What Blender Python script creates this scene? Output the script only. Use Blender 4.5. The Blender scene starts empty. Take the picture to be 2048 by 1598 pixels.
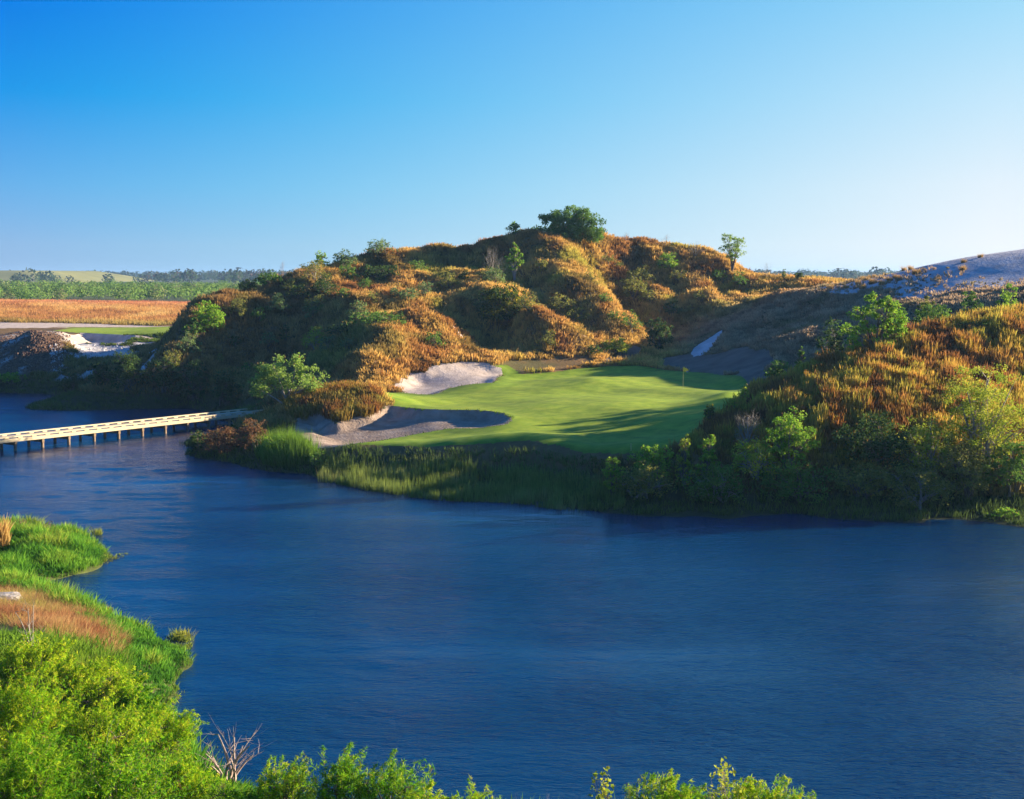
import bpy, math, random
import numpy as np
from mathutils import Vector

# ------------------------------------------------------------------ camera, sky, sun, exposure
scene = bpy.context.scene
COL = scene.collection
F_PX, CU, CV, CAM_H, PITCH = 2813.0, 1024.0, 799.0, 16.0, math.atan(251.0 / 2813.0)
cam = bpy.data.objects.new('camera', bpy.data.cameras.new('camera'))
COL.objects.link(cam)
cam.location = (0, 0, CAM_H)
cam.rotation_euler = (math.pi / 2 - PITCH, 0, 0)
cam.data.sensor_fit = 'HORIZONTAL'
cam.data.sensor_width = 36.0
cam.data.lens = 36.0 * F_PX / 2048.0
cam.data.clip_start = 0.1
cam.data.clip_end = 30000
scene.camera = cam

SUN_AZ, SUN_EL = math.radians(69), math.radians(15.2)
SDIR = Vector((math.cos(SUN_EL) * math.sin(SUN_AZ), math.cos(SUN_EL) * math.cos(SUN_AZ), math.sin(SUN_EL)))
sl = bpy.data.lights.new('sun', 'SUN')
sl.energy = 5.0
sl.angle = math.radians(0.5)
sl.color = (1.0, 0.84, 0.60)
sun = bpy.data.objects.new('sun', sl)
COL.objects.link(sun)
sun.rotation_euler = (-SDIR).to_track_quat('-Z', 'Y').to_euler()
sun.location = SDIR * 300

scene.view_settings.view_transform = 'Standard'
scene.view_settings.look = 'None'
scene.view_settings.gamma = 1.0
scene.view_settings.exposure = 1.65
scene.cycles.max_bounces = 5
scene.cycles.diffuse_bounces = 2
scene.cycles.glossy_bounces = 2
scene.cycles.transmission_bounces = 2
scene.cycles.volume_bounces = 0
scene.cycles.transparent_max_bounces = 4


def N(nt, t, **kw):
    n = nt.nodes.new(t)
    for k, v in kw.items():
        setattr(n, k, v)
    return n


def math_node(nt, op, a, b=None, clamp=False):
    n = N(nt, 'ShaderNodeMath', operation=op)
    n.use_clamp = clamp
    for i, s in enumerate((a, b)):
        if s is None:
            continue
        if isinstance(s, (int, float)):
            n.inputs[i].default_value = s
        else:
            nt.links.new(s, n.inputs[i])
    return n.outputs[0]


def ramp(nt, fac, stops, interp='LINEAR'):
    r = N(nt, 'ShaderNodeValToRGB')
    cr = r.color_ramp
    cr.interpolation = interp
    while len(cr.elements) > 1:
        cr.elements.remove(cr.elements[-1])
    cr.elements[0].position = stops[0][0]
    cr.elements[0].color = (*stops[0][1], 1)
    for p, c in stops[1:]:
        e = cr.elements.new(p)
        e.color = (*c, 1)
    nt.links.new(fac, r.inputs[0])
    return r.outputs[0]


world = bpy.data.worlds.new('World')
scene.world = world
world.use_nodes = True
wt = world.node_tree
wt.nodes.clear()
wo = N(wt, 'ShaderNodeOutputWorld')
bg = N(wt, 'ShaderNodeBackground')
wt.links.new(bg.outputs[0], wo.inputs[0])
tc = N(wt, 'ShaderNodeTexCoord')
sky = N(wt, 'ShaderNodeTexSky', sky_type='NISHITA')
sky.sun_disc = False
sky.sun_elevation = SUN_EL
sky.sun_rotation = SUN_AZ
sky.air_density = 1.0
sky.dust_density = 0.6
sky.ozone_density = 3.0
sp = N(wt, 'ShaderNodeSeparateXYZ')
wt.links.new(tc.outputs['Generated'], sp.inputs[0])
dt = N(wt, 'ShaderNodeVectorMath', operation='DOT_PRODUCT')
wt.links.new(tc.outputs['Generated'], dt.inputs[0])
dt.inputs[1].default_value = (math.sin(SUN_AZ), math.cos(SUN_AZ), 0)
toward = math_node(wt, 'DIVIDE', math_node(wt, 'SUBTRACT', dt.outputs['Value'], 0.02), 0.62, True)
xyzf = N(wt, 'ShaderNodeCombineXYZ')
wt.links.new(math_node(wt, 'POWER', toward, 1.9), xyzf.inputs[0])
wt.links.new(math_node(wt, 'POWER', toward, 1.1), xyzf.inputs[1])
wt.links.new(math_node(wt, 'POWER', toward, 1.0), xyzf.inputs[2])
elev = math_node(wt, 'POWER', math_node(wt, 'MAXIMUM', sp.outputs[2], 0.0), 0.5, True)


def lin(r, g, b):
    f = lambda c: (c / 255 / 12.92) if c <= 10 else ((c / 255 + 0.055) / 1.055) ** 2.4
    return (f(r), f(g), f(b))


S = math.sqrt
away_side = ramp(wt, elev, [(0, lin(158, 188, 224)), (S(.02), lin(146, 188, 230)), (S(.06), lin(104, 178, 236)),
                            (S(.12), lin(30, 154, 236)), (S(.19), lin(0, 122, 234)), (S(.33), lin(0, 116, 222)),
                            (S(.55), lin(40, 110, 196)), (1, lin(56, 110, 182))])
sun_side = ramp(wt, elev, [(0, lin(250, 253, 255)), (S(.02), lin(246, 251, 255)), (S(.06), lin(230, 244, 254)),
                           (S(.12), lin(196, 232, 253)), (S(.19), lin(154, 217, 250)), (S(.33), lin(70, 150, 220)),
                           (S(.55), lin(56, 128, 200)), (1, lin(56, 110, 182))])
mx = N(wt, 'ShaderNodeMix', data_type='VECTOR', factor_mode='NON_UNIFORM')
wt.links.new(xyzf.outputs[0], mx.inputs[1])
wt.links.new(away_side, mx.inputs[4])
wt.links.new(sun_side, mx.inputs[5])
# the physical sky (already scaled to its daylight strength) lightly blended into the measured grade
mul = N(wt, 'ShaderNodeVectorMath', operation='SCALE')
mul.inputs['Scale'].default_value = 0.02
wt.links.new(sky.outputs[0], mul.inputs[0])
sc2 = N(wt, 'ShaderNodeVectorMath', operation='SCALE')
sc2.inputs['Scale'].default_value = 0.32
wt.links.new(mx.outputs[1], sc2.inputs[0])
mx2 = N(wt, 'ShaderNodeMix', data_type='RGBA')
mx2.inputs['Factor'].default_value = 0.015
wt.links.new(sc2.outputs[0], mx2.inputs['A'])
wt.links.new(mul.outputs[0], mx2.inputs['B'])
wt.links.new(mx2.outputs['Result'], bg.inputs[0])
bg.inputs[1].default_value = 1.0

# ------------------------------------------------------------------ helpers
rng = np.random.default_rng(7)
cp, spit = math.cos(PITCH), math.sin(PITCH)


def ray(u, v):
    x = (np.asarray(u, float) - CU) / F_PX
    y = (CV - np.asarray(v, float)) / F_PX
    return x, cp + y * spit, -spit + y * cp


def P(u, v, Y):
    dx, dy, dz = ray(u, v)
    t = Y / dy
    return np.array([dx * t, dy * t, CAM_H + dz * t])


def W0(u, v, z=0.0):
    dx, dy, dz = ray(u, v)
    t = (z - CAM_H) / dz
    return np.array([dx * t, dy * t, CAM_H + dz * t])


def project(p):
    p = np.asarray(p, float)
    d = p - np.array([0, 0, CAM_H])
    f = d[..., 1] * cp - d[..., 2] * spit
    up = d[..., 1] * spit + d[..., 2] * cp
    f = np.where(f < 0.1, 0.1, f)
    return CU + F_PX * d[..., 0] / f, CV - F_PX * up / f


def hash2(ix, iy, seed):
    h = (ix.astype(np.int64) * 374761393 + iy.astype(np.int64) * 668265263 + seed * 974634777) & 0xFFFFFFFF
    h = ((h ^ (h >> 13)) * 1274126177) & 0xFFFFFFFF
    h = h ^ (h >> 16)
    return (h & 0xFFFFFF) / float(0xFFFFFF)


def vnoise(x, y, seed=0):
    x = np.asarray(x, float)
    y = np.asarray(y, float)
    ix, iy = np.floor(x), np.floor(y)
    fx, fy = x - ix, y - iy
    fx = fx * fx * (3 - 2 * fx)
    fy = fy * fy * (3 - 2 * fy)
    a, b = hash2(ix, iy, seed), hash2(ix + 1, iy, seed)
    c, d = hash2(ix, iy + 1, seed), hash2(ix + 1, iy + 1, seed)
    return (a * (1 - fx) + b * fx) * (1 - fy) + (c * (1 - fx) + d * fx) * fy


def fbm(x, y, seed=0, octv=4):
    s, a, t = 0.0, 1.0, 0.0
    for k in range(octv):
        s = s + a * vnoise(x * 2 ** k + 17.3 * k, y * 2 ** k - 9.1 * k, seed + k)
        t += a
        a *= 0.5
    return s / t


def sstep(a, b, x):
    t = np.clip((x - a) / (b - a), 0, 1)
    return t * t * (3 - 2 * t)


def tag(o, label=None, cat=None, group=None, kind=None):
    if label: o['label'] = label
    if cat: o['category'] = cat
    if group: o['group'] = group
    if kind: o['kind'] = kind
    return o


def link_mesh(name, verts, faces_flat, counts, mat, parent=None, colors=None, smooth=False, attrs=None):
    me = bpy.data.meshes.new(name)
    verts = np.ascontiguousarray(verts, np.float32)
    faces_flat = np.ascontiguousarray(faces_flat, np.int32)
    counts = np.asarray(counts, np.int32)
    me.vertices.add(len(verts))
    me.vertices.foreach_set('co', verts.ravel())
    me.loops.add(len(faces_flat))
    me.loops.foreach_set('vertex_index', faces_flat)
    me.polygons.add(len(counts))
    starts = np.zeros(len(counts), np.int32)
    starts[1:] = np.cumsum(counts)[:-1]
    me.polygons.foreach_set('loop_start', starts)
    me.polygons.foreach_set('loop_total', counts)
    me.polygons.foreach_set('use_smooth', np.full(len(counts), bool(smooth)))
    if colors is not None:
        at = me.color_attributes.new('Col', 'FLOAT_COLOR', 'POINT')
        c4 = np.ones((len(verts), 4), np.float32)
        c4[:, :3] = colors
        at.data.foreach_set('color', c4.ravel())
    for k, a in (attrs or {}).items():
        at = me.attributes.new(k, 'FLOAT', 'POINT')
        at.data.foreach_set('value', np.ascontiguousarray(a, np.float32))
    me.update(calc_edges=True)
    if mat is not None:
        me.materials.append(mat)
    o = bpy.data.objects.new(name, me)
    COL.objects.link(o)
    if parent is not None:
        o.parent = parent
    return o


def empty(name, loc=(0, 0, 0), rz=0.0):
    o = bpy.data.objects.new(name, None)
    COL.objects.link(o)
    o.location = loc
    o.rotation_euler = (0, 0, rz)
    o.empty_display_size = 0.3
    return o


class MB:
    """collects boxes and tubes; build() links them as one mesh object"""
    def __init__(self):
        self.v, self.f = [], []

    def box(self, c, s, ax=None):
        c = Vector(c)
        X, Y, Z = ax if ax else (Vector((1, 0, 0)), Vector((0, 1, 0)), Vector((0, 0, 1)))
        b = len(self.v)
        for dz in (-.5, .5):
            for dx, dy in ((-.5, -.5), (.5, -.5), (.5, .5), (-.5, .5)):
                self.v.append(c + X * dx * s[0] + Y * dy * s[1] + Z * dz * s[2])
        for q in ((0, 3, 2, 1), (4, 5, 6, 7), (0, 1, 5, 4), (1, 2, 6, 5), (2, 3, 7, 6), (3, 0, 4, 7)):
            self.f.append([b + i for i in q])
        return self

    def tube(self, pts, radii, n=6, cap=True):
        pts = [Vector(p) for p in pts]
        b = len(self.v)
        for i, p in enumerate(pts):
            d = (pts[min(i + 1, len(pts) - 1)] - pts[max(i - 1, 0)]).normalized()
            a = d.orthogonal().normalized() if abs(d.z) > 0.9 else d.cross(Vector((0, 0, 1))).normalized()
            c = d.cross(a)
            for k in range(n):
                t = 2 * math.pi * k / n
                self.v.append(p + (a * math.cos(t) + c * math.sin(t)) * radii[i])
        for i in range(len(pts) - 1):
            for k in range(n):
                self.f.append([b + i * n + k, b + i * n + (k + 1) % n, b + (i + 1) * n + (k + 1) % n, b + (i + 1) * n + k])
        if cap:
            self.f.append([b + k for k in range(n)][::-1])
            self.f.append([b + (len(pts) - 1) * n + k for k in range(n)])
        return self

    def build(self, name, mat, parent=None, smooth=False, bevel=0):
        o = link_mesh(name, np.array([tuple(v) for v in self.v]), np.array([i for f in self.f for i in f]),
                      [len(f) for f in self.f], mat, parent, smooth=smooth)
        if bevel:
            m = o.modifiers.new('bevel', 'BEVEL')
            m.width = bevel
            m.segments = 1
        return o


# ------------------------------------------------------------------ materials
def new_mat(name):
    m = bpy.data.materials.new(name)
    m.use_nodes = True
    m.node_tree.nodes.clear()
    out = N(m.node_tree, 'ShaderNodeOutputMaterial')
    return m, m.node_tree, out


def leaf_mat(name, transl=0.35, gloss=0.0, rough=0.45):
    m, nt, out = new_mat(name)
    a = N(nt, 'ShaderNodeAttribute', attribute_name='Col')
    d = N(nt, 'ShaderNodeBsdfDiffuse')
    t = N(nt, 'ShaderNodeBsdfTranslucent')
    mix = N(nt, 'ShaderNodeMixShader')
    mix.inputs[0].default_value = transl
    nt.links.new(a.outputs['Color'], d.inputs[0])
    nt.links.new(a.outputs['Color'], t.inputs[0])
    nt.links.new(d.outputs[0], mix.inputs[1])
    nt.links.new(t.outputs[0], mix.inputs[2])
    last = mix.outputs[0]
    if gloss:
        g = N(nt, 'ShaderNodeBsdfGlossy')
        g.inputs['Roughness'].default_value = rough
        mg = N(nt, 'ShaderNodeMixShader')
        mg.inputs[0].default_value = gloss
        nt.links.new(last, mg.inputs[1])
        nt.links.new(g.outputs[0], mg.inputs[2])
        last = mg.outputs[0]
    nt.links.new(last, out.inputs[0])
    return m


def noise(nt, coord, scale, detail=4, rough=0.55, stretch=None):
    n = N(nt, 'ShaderNodeTexNoise')
    n.inputs['Scale'].default_value = scale
    n.inputs['Detail'].default_value = detail
    n.inputs['Roughness'].default_value = rough
    if stretch:
        mp = N(nt, 'ShaderNodeMapping')
        mp.inputs['Scale'].default_value = stretch[0]
        mp.inputs['Rotation'].default_value = stretch[1]
        nt.links.new(coord, mp.inputs[0])
        coord = mp.outputs[0]
    nt.links.new(coord, n.inputs['Vector'])
    return n.outputs['Fac']


def surf_mat(name, stops, scale, rough=0.9, bump=0.3, bscale=None, dist=0.05, attr=False, detail=5, stretch=None, spec=0.2):
    """noise-coloured matt surface; attr multiplies in the mesh's own colour variation"""
    m, nt, out = new_mat(name)
    g = N(nt, 'ShaderNodeNewGeometry').outputs['Position']
    b = N(nt, 'ShaderNodeBsdfPrincipled')
    b.inputs['Roughness'].default_value = rough
    b.inputs['Specular IOR Level'].default_value = spec
    f = noise(nt, g, scale, detail, 0.6, stretch)
    c = ramp(nt, f, stops)
    if attr:
        a = N(nt, 'ShaderNodeAttribute', attribute_name='Col')
        mm = N(nt, 'ShaderNodeMix', data_type='RGBA', blend_type='MULTIPLY')
        mm.inputs['Factor'].default_value = 1
        nt.links.new(c, mm.inputs['A'])
        nt.links.new(a.outputs['Color'], mm.inputs['B'])
        c = mm.outputs['Result']
    nt.links.new(c, b.inputs['Base Color'])
    if bump:
        bn = N(nt, 'ShaderNodeBump')
        bn.inputs['Strength'].default_value = bump
        bn.inputs['Distance'].default_value = dist
        nt.links.new(noise(nt, g, bscale or scale * 4, 4, 0.6), bn.inputs['Height'])
        nt.links.new(bn.outputs[0], b.inputs['Normal'])
    nt.links.new(b.outputs[0], out.inputs[0])
    return m


M_GRASS = leaf_mat('dry_grass_blades', 0.42)
M_GREEN = leaf_mat('green_grass_blades', 0.35)
M_LEAF = leaf_mat('foliage_leaves', 0.40)
M_BARK = surf_mat('bark', [(0.3, (.10, .08, .06)), (0.7, (.24, .20, .16))], 6, bump=0.4)
M_PALEBARK = surf_mat('pale_bark', [(0.3, (.20, .17, .14)), (0.7, (.38, .34, .30))], 5, bump=0.3)
M_DEAD = surf_mat('dead_wood', [(0.3, (.24, .17, .15)), (0.7, (.50, .40, .36))], 5, bump=0.3)
M_GROUND = surf_mat('hill_soil', [(0.3, (.75, .75, .75)), (0.7, (1.15, 1.15, 1.15))], 0.9, bump=0.6, dist=0.15, attr=True)
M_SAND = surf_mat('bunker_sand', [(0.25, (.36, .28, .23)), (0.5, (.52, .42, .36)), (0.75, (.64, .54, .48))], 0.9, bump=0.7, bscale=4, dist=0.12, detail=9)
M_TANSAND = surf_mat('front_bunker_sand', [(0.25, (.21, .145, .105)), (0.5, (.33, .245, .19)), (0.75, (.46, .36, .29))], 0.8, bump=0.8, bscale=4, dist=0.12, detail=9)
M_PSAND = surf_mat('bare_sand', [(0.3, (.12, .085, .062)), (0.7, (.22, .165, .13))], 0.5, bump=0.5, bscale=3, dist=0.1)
M_DSAND = surf_mat('dune_sand', [(0.3, (.38, .35, .36)), (0.7, (.66, .62, .63))], 0.6, bump=0.8, bscale=2.5, dist=0.25)
M_TURF = surf_mat('mown_turf', [(0.25, (.14, .22, .012)), (0.5, (.24, .33, .018)), (0.75, (.36, .41, .035))], 0.9, rough=0.8,
                  bump=0.25, bscale=14, dist=0.03, attr=True, detail=8)
M_TIMBER = surf_mat('pale_timber', [(0.3, (.55, .44, .27)), (0.7, (.72, .60, .40))], 2.5, rough=0.75, bump=0.2, bscale=20, dist=0.01, stretch=((1, 1, 6), (0, 0, 0)))
M_DECK = surf_mat('weathered_deck', [(0.3, (.42, .36, .28)), (0.7, (.58, .51, .42))], 2.0, rough=0.8, bump=0.3, bscale=9, dist=0.02)
M_POST = surf_mat('piling_timber', [(0.3, (.20, .13, .08)), (0.7, (.42, .30, .19))], 3, rough=0.85, bump=0.3)
# ------------------------------------------------------------------ terrain control points
# (u, v, Y): where the photo shows the ground, with the distance it stands at
CP = []


def uvY(*rows):
    for u, v, Y in rows:
        CP.append(P(u, v, Y))


def shore(*rows, z=0.0):
    for u, v in rows:
        CP.append(W0(u, v, z))


def xyz(*rows):
    for r in rows:
        CP.append(np.array(r, float))


# shoreline of the far bank, left to right
shore((-260, 783), (-120, 783), (0, 786), (120, 790), (220, 796), (300, 804), (380, 816), (450, 827))
xyz((-27.5, 158, 0), (-27, 150, 0), (-26.5, 142, 0))
shore((372, 884), (372, 906), (410, 920), (470, 928), (540, 943), (640, 957), (740, 974), (840, 987), (960, 996), (1080, 1003),
      (1180, 1022), (1300, 1032), (1450, 1037), (1650, 1038), (1850, 1045), (2048, 1058), (2250, 1075), (2500, 1100))
# foreground shoreline
shore((-400, 1010), (-180, 1025), (0, 1046), (90, 1056), (150, 1070), (200, 1092), (215, 1112), (205, 1135), (190, 1150), (110, 1165), (95, 1178),
      (125, 1200), (180, 1222), (240, 1242), (300, 1268), (365, 1298), (390, 1322), (365, 1350), (350, 1392), (320, 1412), (340, 1450),
      (420, 1540), (600, 1600), (900, 1630), (1300, 1640), (1700, 1655), (2100, 1680), (2600, 1720), (3200, 1760))
# lake bed
for u, v in ((100, 840), (-200, 850), (-100, 960), (200, 960), (500, 1000), (700, 1100), (400, 1100), (330, 1130), (330, 1200), (900, 1100), (1300, 1120),
             (1700, 1120), (2100, 1150), (500, 1250), (900, 1250), (1400, 1250), (1900, 1300), (520, 1400), (900, 1450),
             (1400, 1450), (1900, 1480), (2400, 1400), (250, 880), (1000, 1040), (620, 990)):
    CP.append(W0(u, v, 0.0) + np.array([0, 0, -1.6]))
for u, v in ((180, 1164), (240, 1172), (150, 1170)):
    CP.append(W0(u, v, 0.0) + np.array([0, 0, -0.5]))
xyz((-110, 170, -2), (-160, 150, -2), (-110, 120, -2), (-170, 110, -2), (-90, 140, -2), (80, 65, -2), (110, 70, -2), (90, 50, -1.5))
xyz((-30, 154, 0.9), (-25, 154, 1.1))
# peninsula front: turf edge and the bank below it
for u, v, Y in ((640, 897, 115), (700, 893, 113.5), (800, 893, 112), (900, 893, 110), (1000, 886, 109), (1060, 884, 108.4), (1120, 897, 106.5),
                (1200, 908, 104.5), (1270, 905, 103.5)):
    p = P(u, v, Y)
    CP.append(p)
    CP.append(p + np.array([-0.4, -2.2, -1.35]))
uvY((560, 880, 122), (500, 880, 124), (440, 880, 129), (420, 895, 128), (480, 850, 134), (540, 835, 138))
# front bunker surroundings and knoll
uvY((620, 885, 117), (700, 875, 119), (650, 850, 124), (600, 845, 127), (760, 880, 116.5), (850, 880, 115), (950, 876, 114), (1050, 868, 113.5),
    (780, 812, 129.5), (850, 822, 127), (950, 828, 125), (1010, 838, 122), (1045, 850, 118.5))
uvY((600, 800, 136), (640, 785, 135), (700, 783, 133), (750, 790, 131), (660, 815, 129), (720, 815, 128.5), (580, 815, 137), (560, 822, 141))
# turf
uvY((755, 784, 148), (800, 785, 146), (850, 790, 143), (900, 790, 142), (950, 788, 141), (860, 812, 133), (1000, 800, 135), (1100, 815, 128),
    (1200, 800, 132), (1100, 783, 140), (1000, 772, 147), (940, 771, 148), (1100, 762, 149), (1180, 756, 148), (1250, 765, 146), (1300, 774, 142), (1366, 777, 139),
    (1200, 780, 140), (1430, 778, 137), (1490, 783, 132), (1480, 800, 127), (1400, 800, 130), (1300, 800, 131), (1400, 830, 118), (1300, 840, 118),
    (1200, 850, 117), (1120, 860, 115.5), (1300, 870, 110), (1200, 885, 109), (1380, 860, 110))
# behind the green
uvY((1010, 752, 161), (1080, 746, 164), (1180, 735, 168), (1250, 733, 168), (1350, 741, 161), (1450, 748, 153), (1520, 762, 142), (1540, 745, 143))
uvY((1230, 712, 176), (1280, 697, 182), (1310, 680, 188), (1330, 655, 197))
# rear bunker
uvY((760, 778, 151), (800, 775, 152), (860, 772, 152.5), (880, 745, 158), (930, 727, 162), (990, 730, 163), (1005, 752, 158), (820, 755, 157))
# main hill, front faces
uvY((1040, 715, 168), (1110, 710, 170), (1170, 700, 173), (1000, 685, 173), (940, 690, 170), (880, 700, 166), (830, 735, 159), (760, 740, 155), (720, 720, 156),
    (700, 760, 154), (640, 750, 163), (600, 780, 151), (540, 800, 153), (560, 750, 170), (500, 790, 161), (500, 720, 178),
    (1000, 645, 181), (1050, 640, 178), (1090, 655, 176), (1170, 690, 175), (1000, 600, 187), (930, 600, 189), (850, 600, 190), (850, 650, 172),
    (760, 660, 165), (700, 600, 182), (620, 640, 182), (600, 600, 188), (520, 650, 183), (450, 660, 181), (420, 700, 176), (350, 720, 176),
    (300, 760, 174), (420, 770, 168), (230, 770, 176))
# main spur, gullies and right-hand slopes
uvY((1260, 682, 181), (1225, 650, 186), (1190, 610, 191), (1150, 560, 199), (1120, 520, 207), (1180, 500, 214), (1080, 560, 200), (1110, 610, 190), (1110, 660, 182),
    (1245, 610, 205), (1290, 665, 193), (1215, 560, 209), (1220, 520, 216), (1300, 640, 200), (1330, 590, 207), (1380, 600, 204), (1280, 560, 214),
    (1400, 560, 213), (1450, 600, 204), (1450, 560, 214), (1500, 590, 207), (1260, 530, 218))
# upper hill
uvY((880, 560, 202), (960, 560, 203), (1000, 530, 207), (960, 520, 209), (800, 560, 200), (740, 560, 198), (700, 550, 200))
# skyline
uvY((1060, 464, 216), (1130, 470, 217), (1190, 474, 219), (1250, 480, 222), (1320, 491, 222), (1400, 508, 222), (1450, 524, 221), (1500, 545, 219), (1560, 556, 218),
    (1620, 562, 212), (1020, 472, 214), (980, 489, 213), (935, 502, 213), (890, 494, 215), (850, 500, 215), (810, 500, 214), (750, 507, 212), (700, 525, 208), (650, 538, 205),
    (600, 548, 200), (545, 560, 196), (500, 566, 191), (460, 585, 187), (430, 605, 183), (395, 632, 180), (360, 660, 177), (335, 690, 175), (310, 720, 173))
# back of the hill
for u, v, Y in ((1060, 464, 216), (1190, 474, 219), (1320, 491, 222), (1450, 524, 221), (890, 494, 215), (750, 507, 212), (600, 548, 200), (480, 575, 189)):
    p = P(u, v, Y)
    CP.append(np.array([p[0] * 1.06, p[1] + 12, max(p[2] - 6, 8)]))
    CP.append(np.array([p[0] * 1.12, p[1] + 27, 8.0]))
xyz((-70, 215, 7.2), (-78, 235, 6.6), (-60, 235, 6.8), (60, 275, 9), (0, 280, 8.5), (-40, 270, 7.5))
# dune on the right
uvY((1340, 648, 200), (1400, 634, 198), (1480, 614, 196), (1560, 592, 193), (1640, 575, 190), (1720, 562, 187), (1800, 545, 184), (1900, 522, 182), (2048, 500, 180), (2200, 480, 180), (2400, 470, 182),
    (1350, 700, 176), (1420, 690, 170), (1450, 655, 181), (1500, 700, 160), (1530, 650, 176), (1600, 700, 152), (1600, 640, 172), (1700, 620, 170), (1800, 590, 170),
    (1900, 580, 165), (2048, 565, 162), (1700, 660, 155), (1850, 610, 158), (2048, 600, 148), (2200, 590, 145), (1400, 720, 165), (1470, 730, 156))
xyz((45, 205, 13), (30, 210, 12.5), (62, 205, 15.3), (80, 200, 18.2), (80, 240, 12), (100, 180, 22), (115, 200, 20), (110, 150, 17), (100, 235, 14))
# near mound on the right
uvY((1340, 900, 102), (1380, 872, 104.5), (1430, 840, 107.5), (1490, 797, 111), (1540, 762, 113), (1600, 726, 114.5), (1680, 692, 115), (1760, 665, 116), (1850, 642, 118),
    (1940, 630, 120), (2048, 622, 123), (2200, 612, 129), (2400, 605, 135),
    (1440, 900, 99.5), (1500, 880, 100), (1600, 800, 102.5), (1700, 800, 102), (1700, 740, 108), (1850, 700, 111), (1900, 760, 105), (2048, 700, 113), (2048, 780, 107),
    (1500, 950, 97), (1650, 900, 97.5), (1700, 900, 97.5), (1900, 880, 98.5), (2048, 880, 100), (1600, 990, 95.5), (1400, 990, 97), (1850, 1000, 94.5), (2048, 1000, 93.5), (2200, 900, 102),
    (1280, 960, 99), (1220, 960, 100), (2300, 700, 124), (2300, 800, 114))
xyz((26, 123, 6.3), (35, 128, 7.6), (43, 132, 8.6), (30, 131, 6), (40, 138, 7.2), (52, 138, 8.5), (21, 121.5, 5.2), (20, 128, 5), (60, 108, 5.5), (75, 110, 5.5), (95, 112, 6), (75, 96, 2.5), (95, 96, 2.5), (120, 115, 7), (75, 132, 10.5))
# left bank: rocky heap, scree, far bunker, far green, sand strip, orange field
uvY((70, 660, 203), (20, 680, 202), (120, 668, 204), (0, 700, 200), (40, 745, 193), (120, 740, 195), (-100, 700, 200), (-200, 720, 200), (160, 700, 203), (200, 740, 192), (260, 735, 188),
    (110, 690, 205), (170, 690, 208), (230, 694, 208), (290, 690, 204), (180, 671, 226), (250, 671, 226), (310, 676, 212), (140, 661, 236), (230, 662, 240), (320, 661, 238), (330, 655, 250),
    (150, 655, 256), (240, 655, 258), (0, 648, 262), (100, 650, 262), (200, 650, 266), (300, 652, 266), (0, 636, 285), (200, 640, 285), (400, 640, 285), (0, 600, 400), (200, 603, 395), (400, 608, 390), (-200, 600, 400), (-200, 650, 262),
    (-300, 745, 195), (0, 665, 225), (-100, 660, 240))
xyz((0, 420, 7.5), (80, 400, 8.5), (-60, 440, 7), (-140, 440, 7), (180, 300, 10), (-250, 300, 7), (-260, 180, 2), (-230, 220, 5), (-260, 110, -2), (-200, 60, -1))
# foreground bank
uvY((0, 1110, 77), (60, 1080, 80), (100, 1120, 75), (0, 1150, 71), (40, 1170, 68.5), (-150, 1100, 78), (0, 1195, 64), (50, 1195, 63.5), (100, 1240, 59), (180, 1260, 57), (0, 1250, 57), (200, 1310, 53),
    (100, 1320, 50), (0, 1340, 46), (300, 1300, 58), (320, 1350, 54.5), (250, 1380, 50.5), (200, 1430, 45), (300, 1430, 49), (0, 1450, 39), (120, 1500, 38), (300, 1500, 42.5), (0, 1598, 30),
    (250, 1598, 36), (450, 1598, 40), (-200, 1300, 52), (-200, 1450, 40), (-300, 1200, 65))
xyz((0, 30, 3.0), (0, 36, 1.6), (10, 30, 2.8), (10, 36, 1.3), (20, 30, 2.6), (-6, 34, 2.3), (35, 30, 3), (20, 36, 1.1), (0, 22, 5.6), (15, 22, 5.6), (-12, 20, 6.4), (-25, 30, 6), (-25, 45, 4), (-40, 40, 6), (0, 12, 9.5), (15, 12, 10), (-15, 12, 10.5),
    (0, 4, 13.4), (0, -4, 14), (20, 0, 14), (-20, 0, 14), (0, -25, 14), (60, 0, 13), (-60, 0, 13), (60, -30, 13), (-60, -30, 13), (50, 30, 3.5), (80, 30, 4), (-60, 60, 4), (-90, 60, 3), (-70, 30, 8), (140, 40, 6), (170, 120, 16), (170, 200, 16))

CP = np.array(CP)
_c = CP[:, :2] / 100.0
_n = len(CP)


def _U(r2):
    r2 = np.maximum(r2, 1e-12)
    return 0.5 * r2 * np.log(r2)


_d2 = ((_c[:, None, :] - _c[None, :, :]) ** 2).sum(-1)
_A = np.zeros((_n + 3, _n + 3))
_A[:_n, :_n] = _U(_d2) + np.eye(_n) * 4e-5
_A[:_n, _n] = 1
_A[:_n, _n + 1:] = _c
_A[_n, :_n] = 1
_A[_n + 1:, :_n] = _c.T
_w = np.linalg.solve(_A, np.concatenate([CP[:, 2], [0, 0, 0]]))


def tps(X, Y):
    sh = np.shape(X)
    q = np.stack([np.ravel(X), np.ravel(Y)], 1) / 100.0
    out = np.empty(len(q))
    for i in range(0, len(q), 8000):
        s = q[i:i + 8000]
        d2 = ((s[:, None, :] - _c[None]) ** 2).sum(-1)
        out[i:i + 8000] = _U(d2) @ _w[:_n] + _w[_n] + s @ _w[_n + 1:]
    return out.reshape(sh)


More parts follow.
